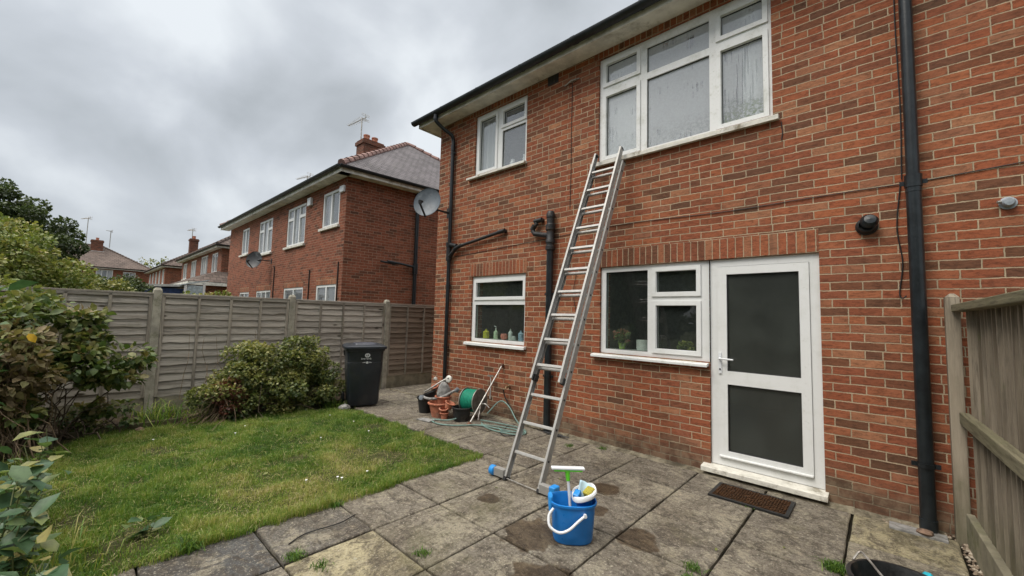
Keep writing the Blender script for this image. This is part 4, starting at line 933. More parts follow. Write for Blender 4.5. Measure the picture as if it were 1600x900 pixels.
# the house across the end of the gardens, facing us
wE = [(10-3.02, 10-1.75, 4.35, 5.38, 3), (10-.98, 10+.02, 4.25, 5.3, 2), (2, 3.4, 4.35, 5.3, 2), (5-.2, 6, 4.35, 5.3, 2)]
far_house('brick_house', 'distant brick house facing the garden with broad brown hipped roof and wide chimney', (-60, -10, 0), rad(90), 11.1, 8.0, wE, ze=5.5, roofm='tile_brown', ridge='tile_brown', pitch=.60, chim=[(6.95, 3.2, .95, .7, 8.75, 1)])
aerial((-62.6, -3.9, 8.0), 3.0, 'left of the two masts on the wide chimney of the broad brown roof', .4, 1.6, 1.8)
aerial((-62.6, -2.1, 8.0), 1.9, 'right of the two masts on the wide chimney of the broad brown roof', 1.9, .5, 1.8)

# blue shed with pale roof, canopy
t = empty('shed', (-22, -2.6, 0), 'blue garden shed with pale flat roof seen over the fence', 'shed')
MB().box(-23, -21, -3.75, -1.4, 0, 2.36).build('wall', simple('blue_painted_boards', (.035, .07, .20), .6, var=.3), t)
MB().add([(-23.2, -3.9, 2.36), (-20.8, -3.9, 2.36), (-20.8, -1.2, 2.50), (-23.2, -1.2, 2.50)], [(0, 1, 2, 3)]).build('roof', simple('pale_roof_felt', (.50, .50, .48), .8), t, solid=.09)
t = empty('canopy', (-19, -.8, 0), 'pale blue lean-to canopy beyond the fence beside the far extension', 'canopy')
MB().box(-20.6, -20.52, -1.0, -.92, 0, 2.62).box(-20.6, -20.52, -1.6, -1.52, 0, 2.5).build('post', M['upvc'], t)
MB().add([(-20.5, -1.7, 2.5), (-22.4, -1.7, 2.5), (-22.4, -.8, 2.75), (-20.5, -.8, 2.75)], [(0, 1, 2, 3)]).build('roof_sheet', simple('pale_blue_sheet', (.45, .52, .56), .5), t, solid=.04)
MB().box(-20.57, -20.54, -1.5, -1.0, 0, 2.5).build('side_panel', simple('pale_blue_panel', (.40, .48, .52), .5), t)

# ================================================================== FENCES
FP = [(-8.12, -9.35), (-8.10, -7.5), (-8.06, -5.62), (-8.0, -3.77), (-7.94, -1.92), (-7.85, -.06), (-7.78, 1.8), (-7.7, 3.65)]
def conc_post(x, y, label, h=1.86):
    w = .05; mb = MB().box(x-w, x+w, y-w, y+w, -.1, h-.04)
    mb.add([(x-w, y-w, h-.04), (x+w, y-w, h-.04), (x+w, y+w, h-.04), (x-w, y+w, h-.04), (x-w*.6, y-w*.6, h), (x+w*.6, y-w*.6, h), (x+w*.6, y+w*.6, h), (x-w*.6, y+w*.6, h)], [(0, 1, 5, 4), (1, 2, 6, 5), (2, 3, 7, 6), (3, 0, 4, 7), (4, 5, 6, 7)])
    tag(mb.build('fence_post', M['conc'], bevel=.006), label, 'fence post', 'concrete posts of the left fence')
lp = {3: 'concrete fence post behind the leafy shrub on the left, greenish top', 4: 'concrete fence post rising behind the rounded green bush', 5: 'concrete fence post directly right of the dark wheelie bin'}
for k, (x, y) in enumerate(FP):
    if k in lp: conc_post(x, y, lp[k])
    elif k in (2, 6): conc_post(x, y, {2: 'concrete fence post hidden deep in shrubs at the far left', 6: 'concrete fence post beyond the house corner'}[k])
    else: conc_post(x, y, {0: 'concrete post at the near end of the left fence, outside the photograph', 1: 'second concrete post of the left fence, outside the photograph'}.get(k, 'concrete post at the far end of the left fence behind the house'))
M['fence_brown'] = wood_mat('brown_fence_slats', (.30, .24, .185), (.165, .125, .09), 'y', .25)
def panel(p, q, label, wm_='fence_y'):
    p = Vector((*p, 0)); q = Vector((*q, 0)); d = (q-p).normalized(); n = Vector((d.y, -d.x, 0))   # n points into the garden
    if n.x < 0: n = -n
    L0 = .052; L1 = (q-p).length-.052; R = random.Random(int(p.y*77))
    t = empty('slatted_fence', tuple(p), label, 'fence panel', 'slatted panels of the left fence')
    P = lambda s, o, z: p+d*s+n*o+Vector((0, 0, z))
    MB().bar(P(L0, 0, .12), P(L1, 0, .12), .05, .28).build('gravel_board', M['gravb'], t, bevel=.004)
    mb = MB(); z = .26; top = 1.755; row = (top-z)/13
    for k in range(13):
        z0 = z+row*k; a = R.random(); m = 14; fq = R.uniform(.3, .8); ph = R.uniform(0, 6); sag = [R.uniform(-.007, .007) for _ in range(m+1)]; ed = [R.uniform(-.009, .009) for _ in range(m+1)]
        vs = []
        for i in range(m+1):
            s = L0+.02+(L1-L0-.04)*i/m; wob = .006*math.sin(i*fq+ph)+.6*sag[i]
            zb = z0-.018+ed[i]+wob*.6; zt = z0+row+.012
            vs += [P(s, .028, zb), P(s, .016, zb), P(s, -.006, zt), P(s, .002, zt)]
        fs = []
        for i in range(m):
            b = i*4
            for j in range(4): fs.append((b+j, b+(j+1) % 4, b+4+(j+1) % 4, b+4+j))
        mb.add(vs, fs, a)
    mb.build('slats', M[wm_], t, attr=True)
    mb = MB()
    for s in (L0+.022, L0+.022+(L1-L0-.044)/4, (L0+L1)/2, L1-.022-(L1-L0-.044)/4, L1-.022):
        w = .040
        mb.bar(P(s, .030, .245), P(s, .030, 1.75), w, .020, n, a=R.random())
    mb.build('batten', M['fence_z'], t, attr=True, bevel=.002)
    MB().bar(P(L0, .010, 1.770), P(L1, .010, 1.770), .068, .026, a=R.random()).bar(P(L0+.02, .030, 1.737), P(L1-.02, .030, 1.737), .020, .040, a=R.random()).build('capping', M['fence_y'], t, attr=True, bevel=.003)
pl = ['slatted fence panel outside the photograph', 'slatted fence panel outside the photograph, nearer the lawn', 'slatted fence panel mostly hidden by the leafy brown shrub', 'grey slatted fence panel between leafy shrub and rounded bush', 'slatted fence panel behind the wheelie bin and bush', 'brown slatted fence panel between wheelie bin post and house corner', 'slatted fence panel beyond the house corner']
for k in range(len(FP)-1): panel(FP[k], FP[k+1], pl[k], 'fence_brown' if k >= 5 else 'fence_y')

# right-hand boarded fence: boards run away from the wall towards the camera
def rx(y): return .40-.045*y
t = empty('boarded_fence', (.40, -.1, 0), 'weathered upright-board fence with mossy rails at the right edge', 'fence')
MB().box(.345, .425, -.115, -.03, -.1, 1.80).add([(.345, -.115, 1.80), (.425, -.115, 1.80), (.425, -.03, 1.80), (.345, -.03, 1.80), (.375, -.09, 1.83), (.4, -.09, 1.83), (.4, -.05, 1.83), (.375, -.05, 1.83)], [(0, 1, 5, 4), (1, 2, 6, 5), (2, 3, 7, 6), (3, 0, 4, 7), (4, 5, 6, 7)]).build('post', M['board_z'], t, bevel=.006)
MB().box(rx(-1.95), rx(-1.95)+.08, -2.0, -1.92, -.1, 1.7).box(rx(-3.8), rx(-3.8)+.08, -3.84, -3.76, -.1, 1.7).box(rx(-5.6), rx(-5.6)+.08, -5.64, -5.56, -.1, 1.7).build('post', M['board_z'], t, bevel=.004)
mb = MB(); y = -.13; k = 0
while y > -7.3:
    w = random.uniform(.092, .108); x = rx(y)+.047; tl = random.uniform(-.004, .004); ht = 1.70+.0*y
    vs = [(x, y, .16), (x-.012, y-w-.012, .16), (x+.010, y-w-.012, .16), (x+.012, y, .16)]; vs += [(a+tl, b, ht+random.uniform(-.006, .006)) for a, b, c in vs]
    mb.add(vs, [(0, 1, 2, 3), (7, 6, 5, 4), (0, 4, 5, 1), (1, 5, 6, 2), (2, 6, 7, 3), (3, 7, 4, 0)], random.random()); y -= w; k += 1
mb.build('boards', M['board_z'], t, attr=True, bevel=.0015)
mb = MB()
for z, w, h in ((1.715, .085, .055), (.90, .055, .085)):
    mb.bar((rx(-.12)+.012, -.12, z), (rx(-7.3)+.012, -7.3, z), w, h, a=random.random())
mb.build('rail', M['rail_y'], t, attr=True, bevel=.006)
MB().bar((rx(-.12)+.015, -.12, .07), (rx(-7.3)+.015, -7.3, .07), .045, .30).build('gravel_board', M['gravb'], t, bevel=.006)

# ================================================================== PLANTS
R_ = np.random.default_rng
tree('tree', (-17, -6.6, 0), (-17.2, -6.6, 2.98), (2.1, 2.1, 1.78), 60000, .075, M['l_dark'], 'dark bushy tree with ragged feathery top at the far left', 'tree', ncl=330, cr=.20, seed=11, trunk=.16)
tree('shrub_tree', (-11.4, -5.7, 0), (-11.4, -5.85, 1.85), (1.3, 1.2, 1.15), 42000, .055, M['l_light'], 'yellow green rounded small tree behind the left fence, below the dark one', 'tree', ncl=80, cr=.32, seed=12, trunk=.09)
tree('bush', (-14, -4.2, 0), (-14, -4.40, 1.62), (.8, .75, .66), 9000, .07, M['l_bush'], 'mid green bush topping the fence left of the blue shed', 'bush', ncl=36, cr=.28, seed=13, trunk=.06)
tree('bush', (-15.5, -3.4, 0), (-15.5, -3.75, 1.72), (.7, .62, .55), 8000, .07, M['l_dark'], 'dark green clipped bush beside the blue shed roof', 'bush', ncl=30, cr=.3, seed=14, trunk=.06)
tree('bush', (-9.4, -5.0, 0), (-9.4, -5.6, 1.30), (.7, .6, .60), 6000, .09, M['l_light'], 'bright green bush close behind the fence at far left', 'bush', ncl=30, cr=.26, seed=15, trunk=.05)
tree('hedge', (-13.5, -1.7, 0), (-13.5, -2.1, 1.28), (.5, .8, .72), 8000, .07, M['l_light'], 'low bright green hedge beyond the fence near the pale canopy', 'hedge', ncl=40, cr=.25, seed=16, trunk=.05)
tree('tree', (-75, 3.4, 0), (-75, 3.4, 6.6), (2.2, 2.6, 2.0), 900, .3, M['l_bush'], 'thin half-bare tree showing between the distant roofs', 'tree', ncl=120, cr=.45, seed=17, trunk=.2)
# garden beyond and behind the camera, seen in the window reflections
for k, (x, y, s) in enumerate(((-14, -13, 1.1), (-9.5, -15, 1.3), (-4.5, -14.5, 1.1), (1.0, -15.5, 1.3), (-18, -10.5, 1.0), (6.5, -14, 1.2))):
    if k == 0: b0 = tree('garden_tree', (x, y, 0), (x, y, 3.2), (2.4, 2.2, 2.5), 9000, .26, M['l_dark'], 'dark leafy tree at the end of the garden behind the viewer', 'tree', 'trees behind the viewer', ncl=60, cr=.6, seed=21, trunk=.18)
    else:
        c = copy_tree(b0); c['label'] = ('', 'dark leafy tree behind the viewer, second from the fence', 'middle dark tree of the row behind the viewer', 'tall dark tree straight behind the viewer', 'dark tree beyond the left fence, level with the viewer', 'dark tree behind the viewer on the far right')[k]; c.location = (x, y, 0); c.scale = (s, s, s*.95); c.rotation_euler = (0, 0, k*1.3)

# turning hydrangea-like shrub by the fence
def shrub(name, base, cls, n, size, mat, label, cat, kind, seed, stems=30, up=.7, vb=0., sm='bark', sr=.009, wig=.12):
    R = R_(seed); t = empty(name, base, label, cat); mb = MB()
    for k in range(stems):
        c = cls[R.integers(len(cls))]; b = (base[0]+R.normal()*.18, base[1]+R.normal()*.22, .02)
        limb(mb, b, (c[0]+R.normal()*c[3]*.5, c[1]+R.normal()*c[4]*.5, c[2]+R.uniform(-.3, .8)*c[5]), sr, sr*.35, R, 7, wig)
    mb.build('stems', M[sm], t, smooth=True)
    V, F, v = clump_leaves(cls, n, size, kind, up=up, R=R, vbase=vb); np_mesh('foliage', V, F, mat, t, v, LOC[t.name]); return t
R = R_(31)
def scatter(c, r, n, cr, flat=.6, seed=1): return crown_clumps(c, r, n, cr, R_(seed), flat)
hy = scatter((-6.95, -5.1, 1.22), (.5, .8, .55), 40, .20, .5, 3)+scatter((-6.9, -4.45, .92), (.4, .42, .28), 16, .17, .5, 4)+scatter((-6.85, -4.2, .82), (.3, .28, .18), 12, .13, .5, 5)+scatter((-6.6, -5.15, .62), (.4, .5, .5), 16, .17, .5, 16)+scatter((-6.6, -5.4, .9), (.5, .5, .6), 22, .2, .5, 6)
shrub('hydrangea', (-6.95, -4.95, 0), hy, 7500, .085, M['l_hyd'], 'large straggly shrub of green and brown turning leaves against the left fence', 'shrub', 'broad', 41, 46, 1.1)
br = scatter((-6.3, -5.05, .98), (.3, .35, .42), 26, .16, .6, 7)
shrub('withered_shrub', (-6.3, -5.1, 0), br, 1900, .075, M['l_brown'], 'withered brown leaves and bare stems in front of the big left shrub', 'shrub', 'broad', 42, 60, .7, sm='twig', sr=.006)
lowp = scatter((-7.1, -4.3, .22), (.18, .4, .16), 10, .1, .6, 8)
shrub('ground_plant', (-7.1, -4.3, 0), lowp, 420, .075, M['l_hyd'], 'low leafy plant under the big left shrub beside the fence post', 'plant', 'broad', 43, 14, 1.1)
yl = empty('fallen_leaf', (-5.9, -4.95, 1.28), 'single bright yellow leaf caught in the withered left shrub', 'leaf')
V, F, v = leaves(np.array([[-5.85, -4.89, 1.29]]), np.array([[.1, .5, -.8]]), np.array([[1., .2, .3]]), np.array([.10]), 'broad', np.array([.5])); np_mesh('blade', V, F, M['l_yellow'], yl, v, LOC[yl.name])

# rounded small-leaved bush by the bin
bs = scatter((-7.15, -2.45, .50), (.5, .85, .60), 90, .15, .8, 9)+scatter((-7.0, -2.3, .35), (.5, 1.05, .34), 60, .14, .8, 19)+scatter((-7.1, -2.1, .82), (.4, .7, .36), 26, .08, .9, 29)
shrub('rounded_bush', (-7.1, -2.3, 0), bs, 30000, .042, M['l_bush'], 'dense rounded green bush beside the dark wheelie bin', 'bush', 'simple', 44, 110, .7, sr=.005, wig=.2)
shrub('red_twigged_shrub', (-6.9, -3.15, 0), scatter((-6.88, -3.05, .34), (.22, .22, .25), 20, .09, .8, 11), 2600, .028, leaf_mat('red_brown_leaves', [(0, (.10, .03, .02)), (.6, (.20, .07, .045)), (1, (.26, .16, .08))]), 'reddish brown twiggy shrub at the left foot of the rounded bush', 'shrub', 'simple', 45, 60, .5, sm='twig', sr=.005)
# tall dry stems and arching grass by the post
mb = MB(); R = R_(46); t = empty('dry_stems', (-7.2, -3.1, 0), 'thin brown stems with small seed heads standing against the fence', 'plant')
for k in range(16):
    b = (-7.25+R.normal()*.06, -3.0+R.normal()*.22, 0); tp = (b[0]+R.normal()*.1, b[1]+R.normal()*.15, R.uniform(.5, 1.25)); limb(mb, b, tp, .005, .002, R, 7, .10)
mb.build('stems', M['twig'], t)
def tuft(name, c, n, h, w, label, mat='grass', seed=1, spread=.08, lean=.8, cat='grass tuft', group=None, vb=0.):
    R = R_(seed); t = empty(name, (c[0], c[1], 0), label, cat, group)
    x = c[0]+R.normal(size=n)*spread; y = c[1]+R.normal(size=n)*spread
    V, F, v = blades(x, y, h*R.uniform(.4, 1.2, n), np.full(n, w), np.clip(R.uniform(0, .75, n)+vb, 0, 1), 0., lean, R); np_mesh('blades', V, F, M[mat], t, v, (c[0], c[1], 0)); return t
tuft('grass_clump', (-7.25, -3.75), 150, .36, .011, 'long arching grass clump at the foot of the concrete post', seed=51, spread=.13)
tuft('grass_clump', (-7.15, -3.35), 120, .28, .009, 'smaller grass clump between fence post and rounded bush', seed=52, spread=.12)
tuft('grass_clump', (-6.75, -1.62), 120, .16, .010, 'green leafy tuft by the stone next to the wheelie bin', seed=53, spread=.09)
# tufts on the lawn edge and in the paving joints
jn = 'weeds growing in the paving joints'
for k, (x, y, n, h, lab) in enumerate([(-2.81, -3.58, 70, .05, 'weed tuft in the joint by the dark grey slab at the bottom left'), (-3.36, -4.02, 120, .11, 'tall grass tuft where lawn meets the grey slab'),
    (-2.60, -3.50, 40, .03, 'flat weed patch along the joint near the bottom edge'), (-2.28, -2.98, 50, .035, 'weeds in the joint in front of the blotched slab'), (-.95, -1.86, 60, .035, 'weed patch at the joint crossing right of the blue bucket'),
    (-.92, -2.0, 45, .03, 'small weed patch nearest the camera right of the bucket'), (-.28, -1.22, 160, .06, 'bright green weed clump beside the black tub'), (-2.55, -.18, 40, .03, 'moss tuft against the house wall below the kitchen window'),
    (-2.9, -.38, 45, .03, 'moss tuft on the slab behind the ladder'), (-.88, -.60, 40, .02, 'tiny weeds at the near edge of the doormat'), (-3.32, -3.1, 60, .06, 'grass overhanging the slab corner beside the lawn')]):
    tuft('weed', (x, y), n*2, h, .005, lab, seed=60+k, vb=-.25, spread=.028, group=jn, lean=1.0)
# foreground broad-leaved plants at the left edge
def stalk_plant(name, base, stalks, label, seed, size=.13, mat='l_fg', vb=0., npl=9):
    R = R_(seed); t = empty(name, base, label, 'plant'); mb = MB(); P = []; D = []; Nn = []; Sz = []
    for (dx, dy, h) in stalks:
        tp = np.array([base[0]+dx, base[1]+dy, h]); b = np.array([base[0]+dx*.25+R.normal()*.03, base[1]+dy*.25+R.normal()*.03, 0.])
        limb(mb, b, tp, .005, .002, R, 6, .16)
        for k in range(npl):
            f = (k+1.5)/(npl+.5); p = b+(tp-b)*f; a = k*2.4+R.uniform(0, 2); d = np.array([math.cos(a), math.sin(a), R.uniform(-.7, .5)+.5*(f > .9)]); p = p+R.normal(size=3)*.03
            P.append(p); D.append(d); Nn.append([R.normal()*.5, R.normal()*.5, 1.]); Sz.append(size*R.uniform(.5, 1.35))
    mb.build('stems', M['greenstem'], t, smooth=True)
    V, F, v = leaves(np.array(P), np.array(D), np.array(Nn), np.array(Sz), 'broad', np.clip(R.uniform(0, 1, len(P))**1.4+vb, 0, 1)); o = np_mesh('foliage', V, F, M[mat], t, v, LOC[t.name])
    o.data.polygons.foreach_set('use_smooth', [True]*len(o.data.polygons)); return t
RR = random.Random(5)
st = lambda n, sx_, sy_, h0, h1, cx=0, cy=0: [(cx+RR.uniform(-sx_, sx_), cy+RR.uniform(-sy_, sy_), RR.uniform(h0, h1)) for _ in range(n)]
stalk_plant('tall_leafy_plant', (-4.9, -5.08, 0), st(9, .3, .09, 1.3, 1.72), 'tall green broad-leaved plant at the upper left edge', 71, .12, npl=9)
stalk_plant('broad_leaved_plant', (-3.6, -4.76, 0), st(10, .22, .08, .35, .72), 'blue green broad-leaved plant at the left edge beside the lawn', 72, .11, npl=13)
stalk_plant('broad_leaved_plant', (-3.0, -4.66, 0), st(14, .20, .09, .12, .36), 'low broad-leaved plant in the bottom left corner', 73, .105, npl=10)
stalk_plant('broad_leaved_plant', (-4.4, -4.80, 0), st(16, .4, .10, .25, .75), 'leafy plant at the left edge between lawn and withered shrub', 74, .10, npl=8)
stalk_plant('seedling', (-3.75, -4.22, 0), st(5, .09, .09, .05, .11), 'small grey green seedling in the lawn at lower left', 75, .085, npl=3)
tuft('grass_clump', (-3.55, -4.72), 260, .20, .007, 'long untidy grass at the near lawn edge, lower left', seed=54, spread=.16, vb=.2)
tuft('grass_clump', (-3.2, -4.75), 200, .16, .006, 'yellowing long grass in the bottom left corner', seed=55, spread=.15, vb=.25)
# fallen leaves on the grass
R = R_(80); pr = None
for k in range(16):
    if k < 11: x, y, z = R.uniform(-6.6, -3.5), R.uniform(-4.6, -1.6), .035
    else: x, y, z = R.uniform(-3.1, -.4), R.uniform(-3.0, -.4), .006
    if pr is None:
        V, F, v = leaves(np.array([[0, 0, 0.]]), np.array([[1., 0, 0]]), np.array([[0, .2, 1.]]), np.array([.05]), 'broad', np.array([.8])); pr = np_mesh('fallen_leaf', V, F, M['l_brown'], None, v); o = pr
    else: o = pr.copy(); COL.objects.link(o)
    o.location = (x, y, z); o.rotation_euler = (R.uniform(-.3, .3), R.uniform(-.3, .3), R.uniform(0, 6)); s = R.uniform(.5, 1.1); o.scale = (s, s, s)
    tag(o, 'small dry fallen leaf lying on the lawn' if k < 11 else 'small dry fallen leaf lying on the paving', 'leaf', 'fallen leaves on the lawn' if k < 11 else 'fallen leaves on the paving')
dz_ = None
for k in range(11):
    if dz_ is None:
        dz_ = MB().lathe([(.0, .004), (.010, .003), (.011, 0), (0, -.001)], (0, 0, 0), 9).tube([(0, 0, 0), (0, 0, -.035)], .0012, 5).build('daisy', simple('white_petals', (.85, .85, .82), .7)); o = dz_
    else: o = dz_.copy(); COL.objects.link(o)
    o.location = (R.uniform(-6.3, -3.6), R.uniform(-4.0, -1.6), R.uniform(.04, .055)); tag(o, 'tiny white daisy dotted in the lawn', 'daisy', 'daisies in the lawn')
twig = MB().tube(bez([(-3.05, -3.05, .012), (-3.0, -3.2, .016), (-3.03, -3.42, .012), (-2.98, -3.55, .008)], 5), [.004]*16, 6)
tag(twig.build('twig', M['cable']), 'thin dark twig lying across the grey slab by the lawn', 'twig')

# ================================================================== OBJECTS
# wheelie bin
bx = Vector((-6.64, -1.16, 0)); ang = rad(-20); f = Vector((math.cos(ang), math.sin(ang), 0)); s = Vector((-f.y, f.x, 0))
t = empty('wheelie_bin', tuple(bx), 'dark charcoal wheelie bin with white printed crest standing against the fence', 'bin')
def P(a, b, z): return bx+f*(a*1.12)+s*(b*1.2)+Vector((0, 0, z))
def ring(fa, ba, hw, z, rr_=.045, n=5):
    o = []
    for (cx_, cy_, a0) in ((fa-rr_, hw-rr_, 0), (ba+rr_, hw-rr_, 90), (ba+rr_, -hw+rr_, 180), (fa-rr_, -hw+rr_, 270)):
        for k in range(n): q = rad(a0+90*k/(n-1)); o.append(P(cx_+rr_*math.cos(q), cy_+rr_*math.sin(q), z))
    return o
def loft(rings, cap=True):
    mb = MB(); n = len(rings[0]); vs = [v for r in rings for v in r]; fs = []
    for i in range(len(rings)-1):
        for k in range(n): fs.append((i*n+k, i*n+(k+1) % n, (i+1)*n+(k+1) % n, (i+1)*n+k))
    if cap: fs += [tuple(range(n))[::-1], tuple((len(rings)-1)*n+k for k in range(n))]
    return mb.add(vs, fs)
loft([ring(.19, -.17, .19, .03), ring(.20, -.18, .20, .05), ring(.232, -.235, .236, .74), ring(.226, -.235, .230, .745), ring(.245, -.25, .245, .93), ring(.262, -.26, .26, .935), ring(.262, -.26, .26, .97)]).build('body', M['binp'], t, smooth=True)
lid = loft([ring(.295, -.27, .275, .965), ring(.30, -.27, .28, .985), ring(.297, -.27, .278, 1.005), ring(.24, -.25, .22, 1.035), ring(.225, -.24, .20, 1.035)]).build('lid', M['binp'], t, smooth=True)
loft([ring(.20, -.12, .15, 1.030), ring(.185, -.11, .14, 1.052), ring(.17, -.10, .12, 1.055)]).build('lid_panel', M['binlid'], lid, smooth=True)
MB().tube([P(-.30, -.21, .98), P(-.30, .21, .98)], .016, 10).bar(P(-.26, -.2, .98), P(-.31, -.2, .98), .03, .03).bar(P(-.26, .2, .98), P(-.31, .2, .98), .03, .03).build('handle_bar', M['binp'], t)
for sg in (-1, 1):
    w_ = MB().lathe([(.03, -.025), (.095, -.025), (.1, -.015), (.1, .015), (.095, .025), (.03, .025)], P(-.20, sg*.235, .10), 24, tuple(s)).build('wheel', M['rubber'], t, smooth=True)
for b_ in (-.05, .06): MB().bar(P(-.02+b_, -.262, .93), P(-.02+b_, -.256, .84), .014, .012, tuple(f)).build('lug', M['rubber'], t)
# printed crest: disc with a mark, a line of small lettering, a short device below (illegible in the photograph)
def onface(b, z): # point on the sloping front face, 1.5 mm proud
    k = (z-.05)/.69 if z < .74 else 1; return P(.2020+.0305*k+(.0 if z < .745 else .006+(z-.745)*.075), b, z)
mk = MB(); CB = .02
def dot(b, z, rb, rz, n=14):
    b, z, rb, rz = CB+(b-CB)*1.35, .80+(z-.80)*1.35, rb*1.35, rz*1.35
    c = [onface(b+rb*math.cos(2*math.pi*k/n), z+rz*math.sin(2*math.pi*k/n)) for k in range(n)]; mk.add([v+f*.004 for v in c]+[v-f*.001 for v in c], [tuple(range(n))]+[(k, (k+1) % n, (k+1) % n+n, k+n) for k in range(n)])
def dash(b0, b1, z0, z1):
    b0, b1, z0, z1 = CB+(b0-CB)*1.35, CB+(b1-CB)*1.35, .80+(z0-.80)*1.35, .80+(z1-.80)*1.35
    c = [onface(b0, z0), onface(b1, z0), onface(b1, z1), onface(b0, z1)]; mk.add([v+f*.004 for v in c], [(0, 1, 2, 3)])
CB = .02
for k in range(10):
    q = 2*math.pi*k/10; dot(CB+.020*math.cos(q), .845+.020*math.sin(q), .0075, .0075, 8)
dash(CB-.004, CB+.004, .835, .855); dot(CB, .858, .005, .004, 8)
xx = CB-.060
for k, w_ in enumerate((.006, .010, .010, .004, .011, .010, .010)):
    hh = (.022, .016, .016, .022, .016, .016, .022)[k]; dash(xx, xx+w_*.45, .795, .795+hh); dash(xx+w_*.45, xx+w_, .795+hh-.005, .795+hh) if k % 2 else dash(xx+w_*.45, xx+w_, .795, .799); dash(xx+w_*.75, xx+w_, .797, .795+min(hh, .016)); xx += w_+.006
dash(CB-.045, CB-.022, .754, .759); dash(CB+.022, CB+.045, .754, .759); dot(CB, .756, .013, .014); dash(CB-.030, CB-.014, .760, .764); dash(CB+.014, CB+.03, .760, .764)
mk.build('printed_crest', M['white_pl'], t)
# stones by the bin
def stone(c, r, label, mat='greyst', seed=1, group='loose stones'):
    R = R_(seed); mb = MB(); n = 9; m = 6; vs = []
    for i in range(m+1):
        for k in range(n):
            th = math.pi*i/m; ph = 2*math.pi*k/n; q = 1+R.normal()*.09
            vs.append((c[0]+r[0]*q*math.sin(th)*math.cos(ph), c[1]+r[1]*q*math.sin(th)*math.sin(ph), c[2]+r[2]*q*math.cos(th)))
    fs = [(i*n+k, (i+1)*n+k, (i+1)*n+(k+1) % n, i*n+(k+1) % n) for i in range(m) for k in range(n)]
    return tag(mb.add(vs, fs).build('stone', M[mat], smooth=True), label, 'stone', group)
stone((-6.42, -1.56, .04), (.10, .09, .06), 'mossy grey stone on the lawn corner in front of the wheelie bin', seed=3)
stone((-6.85, -3.95, .04), (.07, .05, .035), 'reddish brown stone lying on the bed edge under the left shrub', 'brownstone', 5)
stone((.18, -.19, .03), (.05, .04, .022), 'brown broken stone beside the foot of the right drainpipe', 'brownstone', 6)
tag(MB().box(-.02, .30, -.215, -.10, -.02, .018).build('drain_cover', M['greyst'], bevel=.006), 'small grey concrete gully surround at the foot of the right drainpipe', 'drain cover')
# gravel between paving and right fence
mb = MB(); R = random.Random(9)
for k in range(420):
    y = R.uniform(-1.8, -.12); x = R.uniform(.365, .395-.045*y+.01); r = R.uniform(.008, .019); z = -.015+r*.6
    if k > 330: x, y = R.uniform(-.05, .38), R.uniform(-.098, -.02)
    q = [Vector((R.uniform(.7, 1)*a, R.uniform(.7, 1)*b, R.uniform(.5, .9)*c))*r for a, b, c in ((1, 0, 0), (0, 1, 0), (-1, 0, 0), (0, -1, 0), (0, 0, 1), (0, 0, -1))]; rz = R.uniform(0, 6); cs, sn = math.cos(rz), math.sin(rz)
    q = [(x+v.x*cs-v.y*sn, y+v.x*sn+v.y*cs, z+v.z) for v in q]
    mb.add(q, [(0, 1, 4), (1, 2, 4), (2, 3, 4), (3, 0, 4), (1, 0, 5), (2, 1, 5), (3, 2, 5), (0, 3, 5)], R.random())
N = NT('gravel'); gm = N.done(N.bsdf(N.ramp(N.attr('v'), [(0, (.10, .07, .05)), (.5, (.26, .20, .14)), (1, (.48, .42, .33))]), .9))
tag(mb.build('gravel', gm, attr=True), 'pale brown gravel in the gap between paving and right fence', 'gravel', kind='stuff')

# ---------------------------------------------------------------- ladder
LB = Vector((-2.52, -1.70, .0)); LT = Vector((-2.545, -.045, 3.70)); U_ = (LT-LB).normalized(); Sd = Vector((1, 0, 0)); Sd = (Sd-U_*Sd.dot(U_)).normalized(); Nf = Sd.cross(U_).normalized()
if Nf.y > 0: Nf = -Nf
t = empty('extension_ladder', tuple(LB), 'aluminium double extension ladder leaning from the patio to the big upper window sill', 'ladder')
def rail(mb, off, n0, s0, s1, w=.026, d=.066):
    """channel-section stile: face web plus two flanges"""
    c = Sd*off+Nf*n0; sg = 1 if off > 0 else -1
    mb.bar(LB+c+U_*s0+Sd*sg*(w/2-.002), LB+c+U_*s1+Sd*sg*(w/2-.002), .004, d, Nf)
    for k in (-1, 1): mb.bar(LB+c+Nf*k*(d/2-.002)+U_*s0, LB+c+Nf*k*(d/2-.002)+U_*s1, w, .004, Nf)
def rungs(mb, hw, n0, s0, s1, first):
    sN = first
    while sN < s1-.03:
        if sN > s0+.03: MB().bar(LB+Nf*n0+U_*sN-Sd*hw, LB+Nf*n0+U_*sN+Sd*hw, .030, .026, Nf).build('rung', M['alu'], t, bevel=.004)
        sN += .2865
HB, HF, TOP = .205, .178, 3.86
for o_ in (-HB, HB): mb = MB(); rail(mb, o_, 0, .0, TOP); mb.build('stile', M['alu'], t, bevel=.001)
rungs(None, HB-.012, 0, 0, TOP, .27)
s0 = .985; TP = 4.03
for o_ in (-HF, HF): mb = MB(); rail(mb, o_, .074, s0, TP); mb.build('stile', M['alu'], t, bevel=.001)
rungs(None, HF-.012, .074, s0, TP, .27+.2865*3+.012)
for o_ in (-HF, HF): MB().bar(LB+Sd*o_+Nf*.03+U_*(s0-.005), LB+Sd*o_+Nf*.03+U_*(s0+.06), .045, .06, Nf).build('latch_hook', M['rubber'], t, bevel=.004)
for o_ in (-HF, HF): MB().bar(LB+Sd*o_+Nf*.060+U_*(TP-.02), LB+Sd*o_+Nf*.055+U_*(TP+.008), .030, .050, Nf).build('end_cap', M['rubber'], t, bevel=.004)
for o_ in (-HB, HB): MB().bar(LB+Sd*o_+U_*(TOP-.01), LB+Sd*o_+U_*(TOP+.012), .030, .066, Nf).build('end_cap', M['rubber'], t, bevel=.004)
mb = MB()     # rivets where rungs meet stiles on the outside
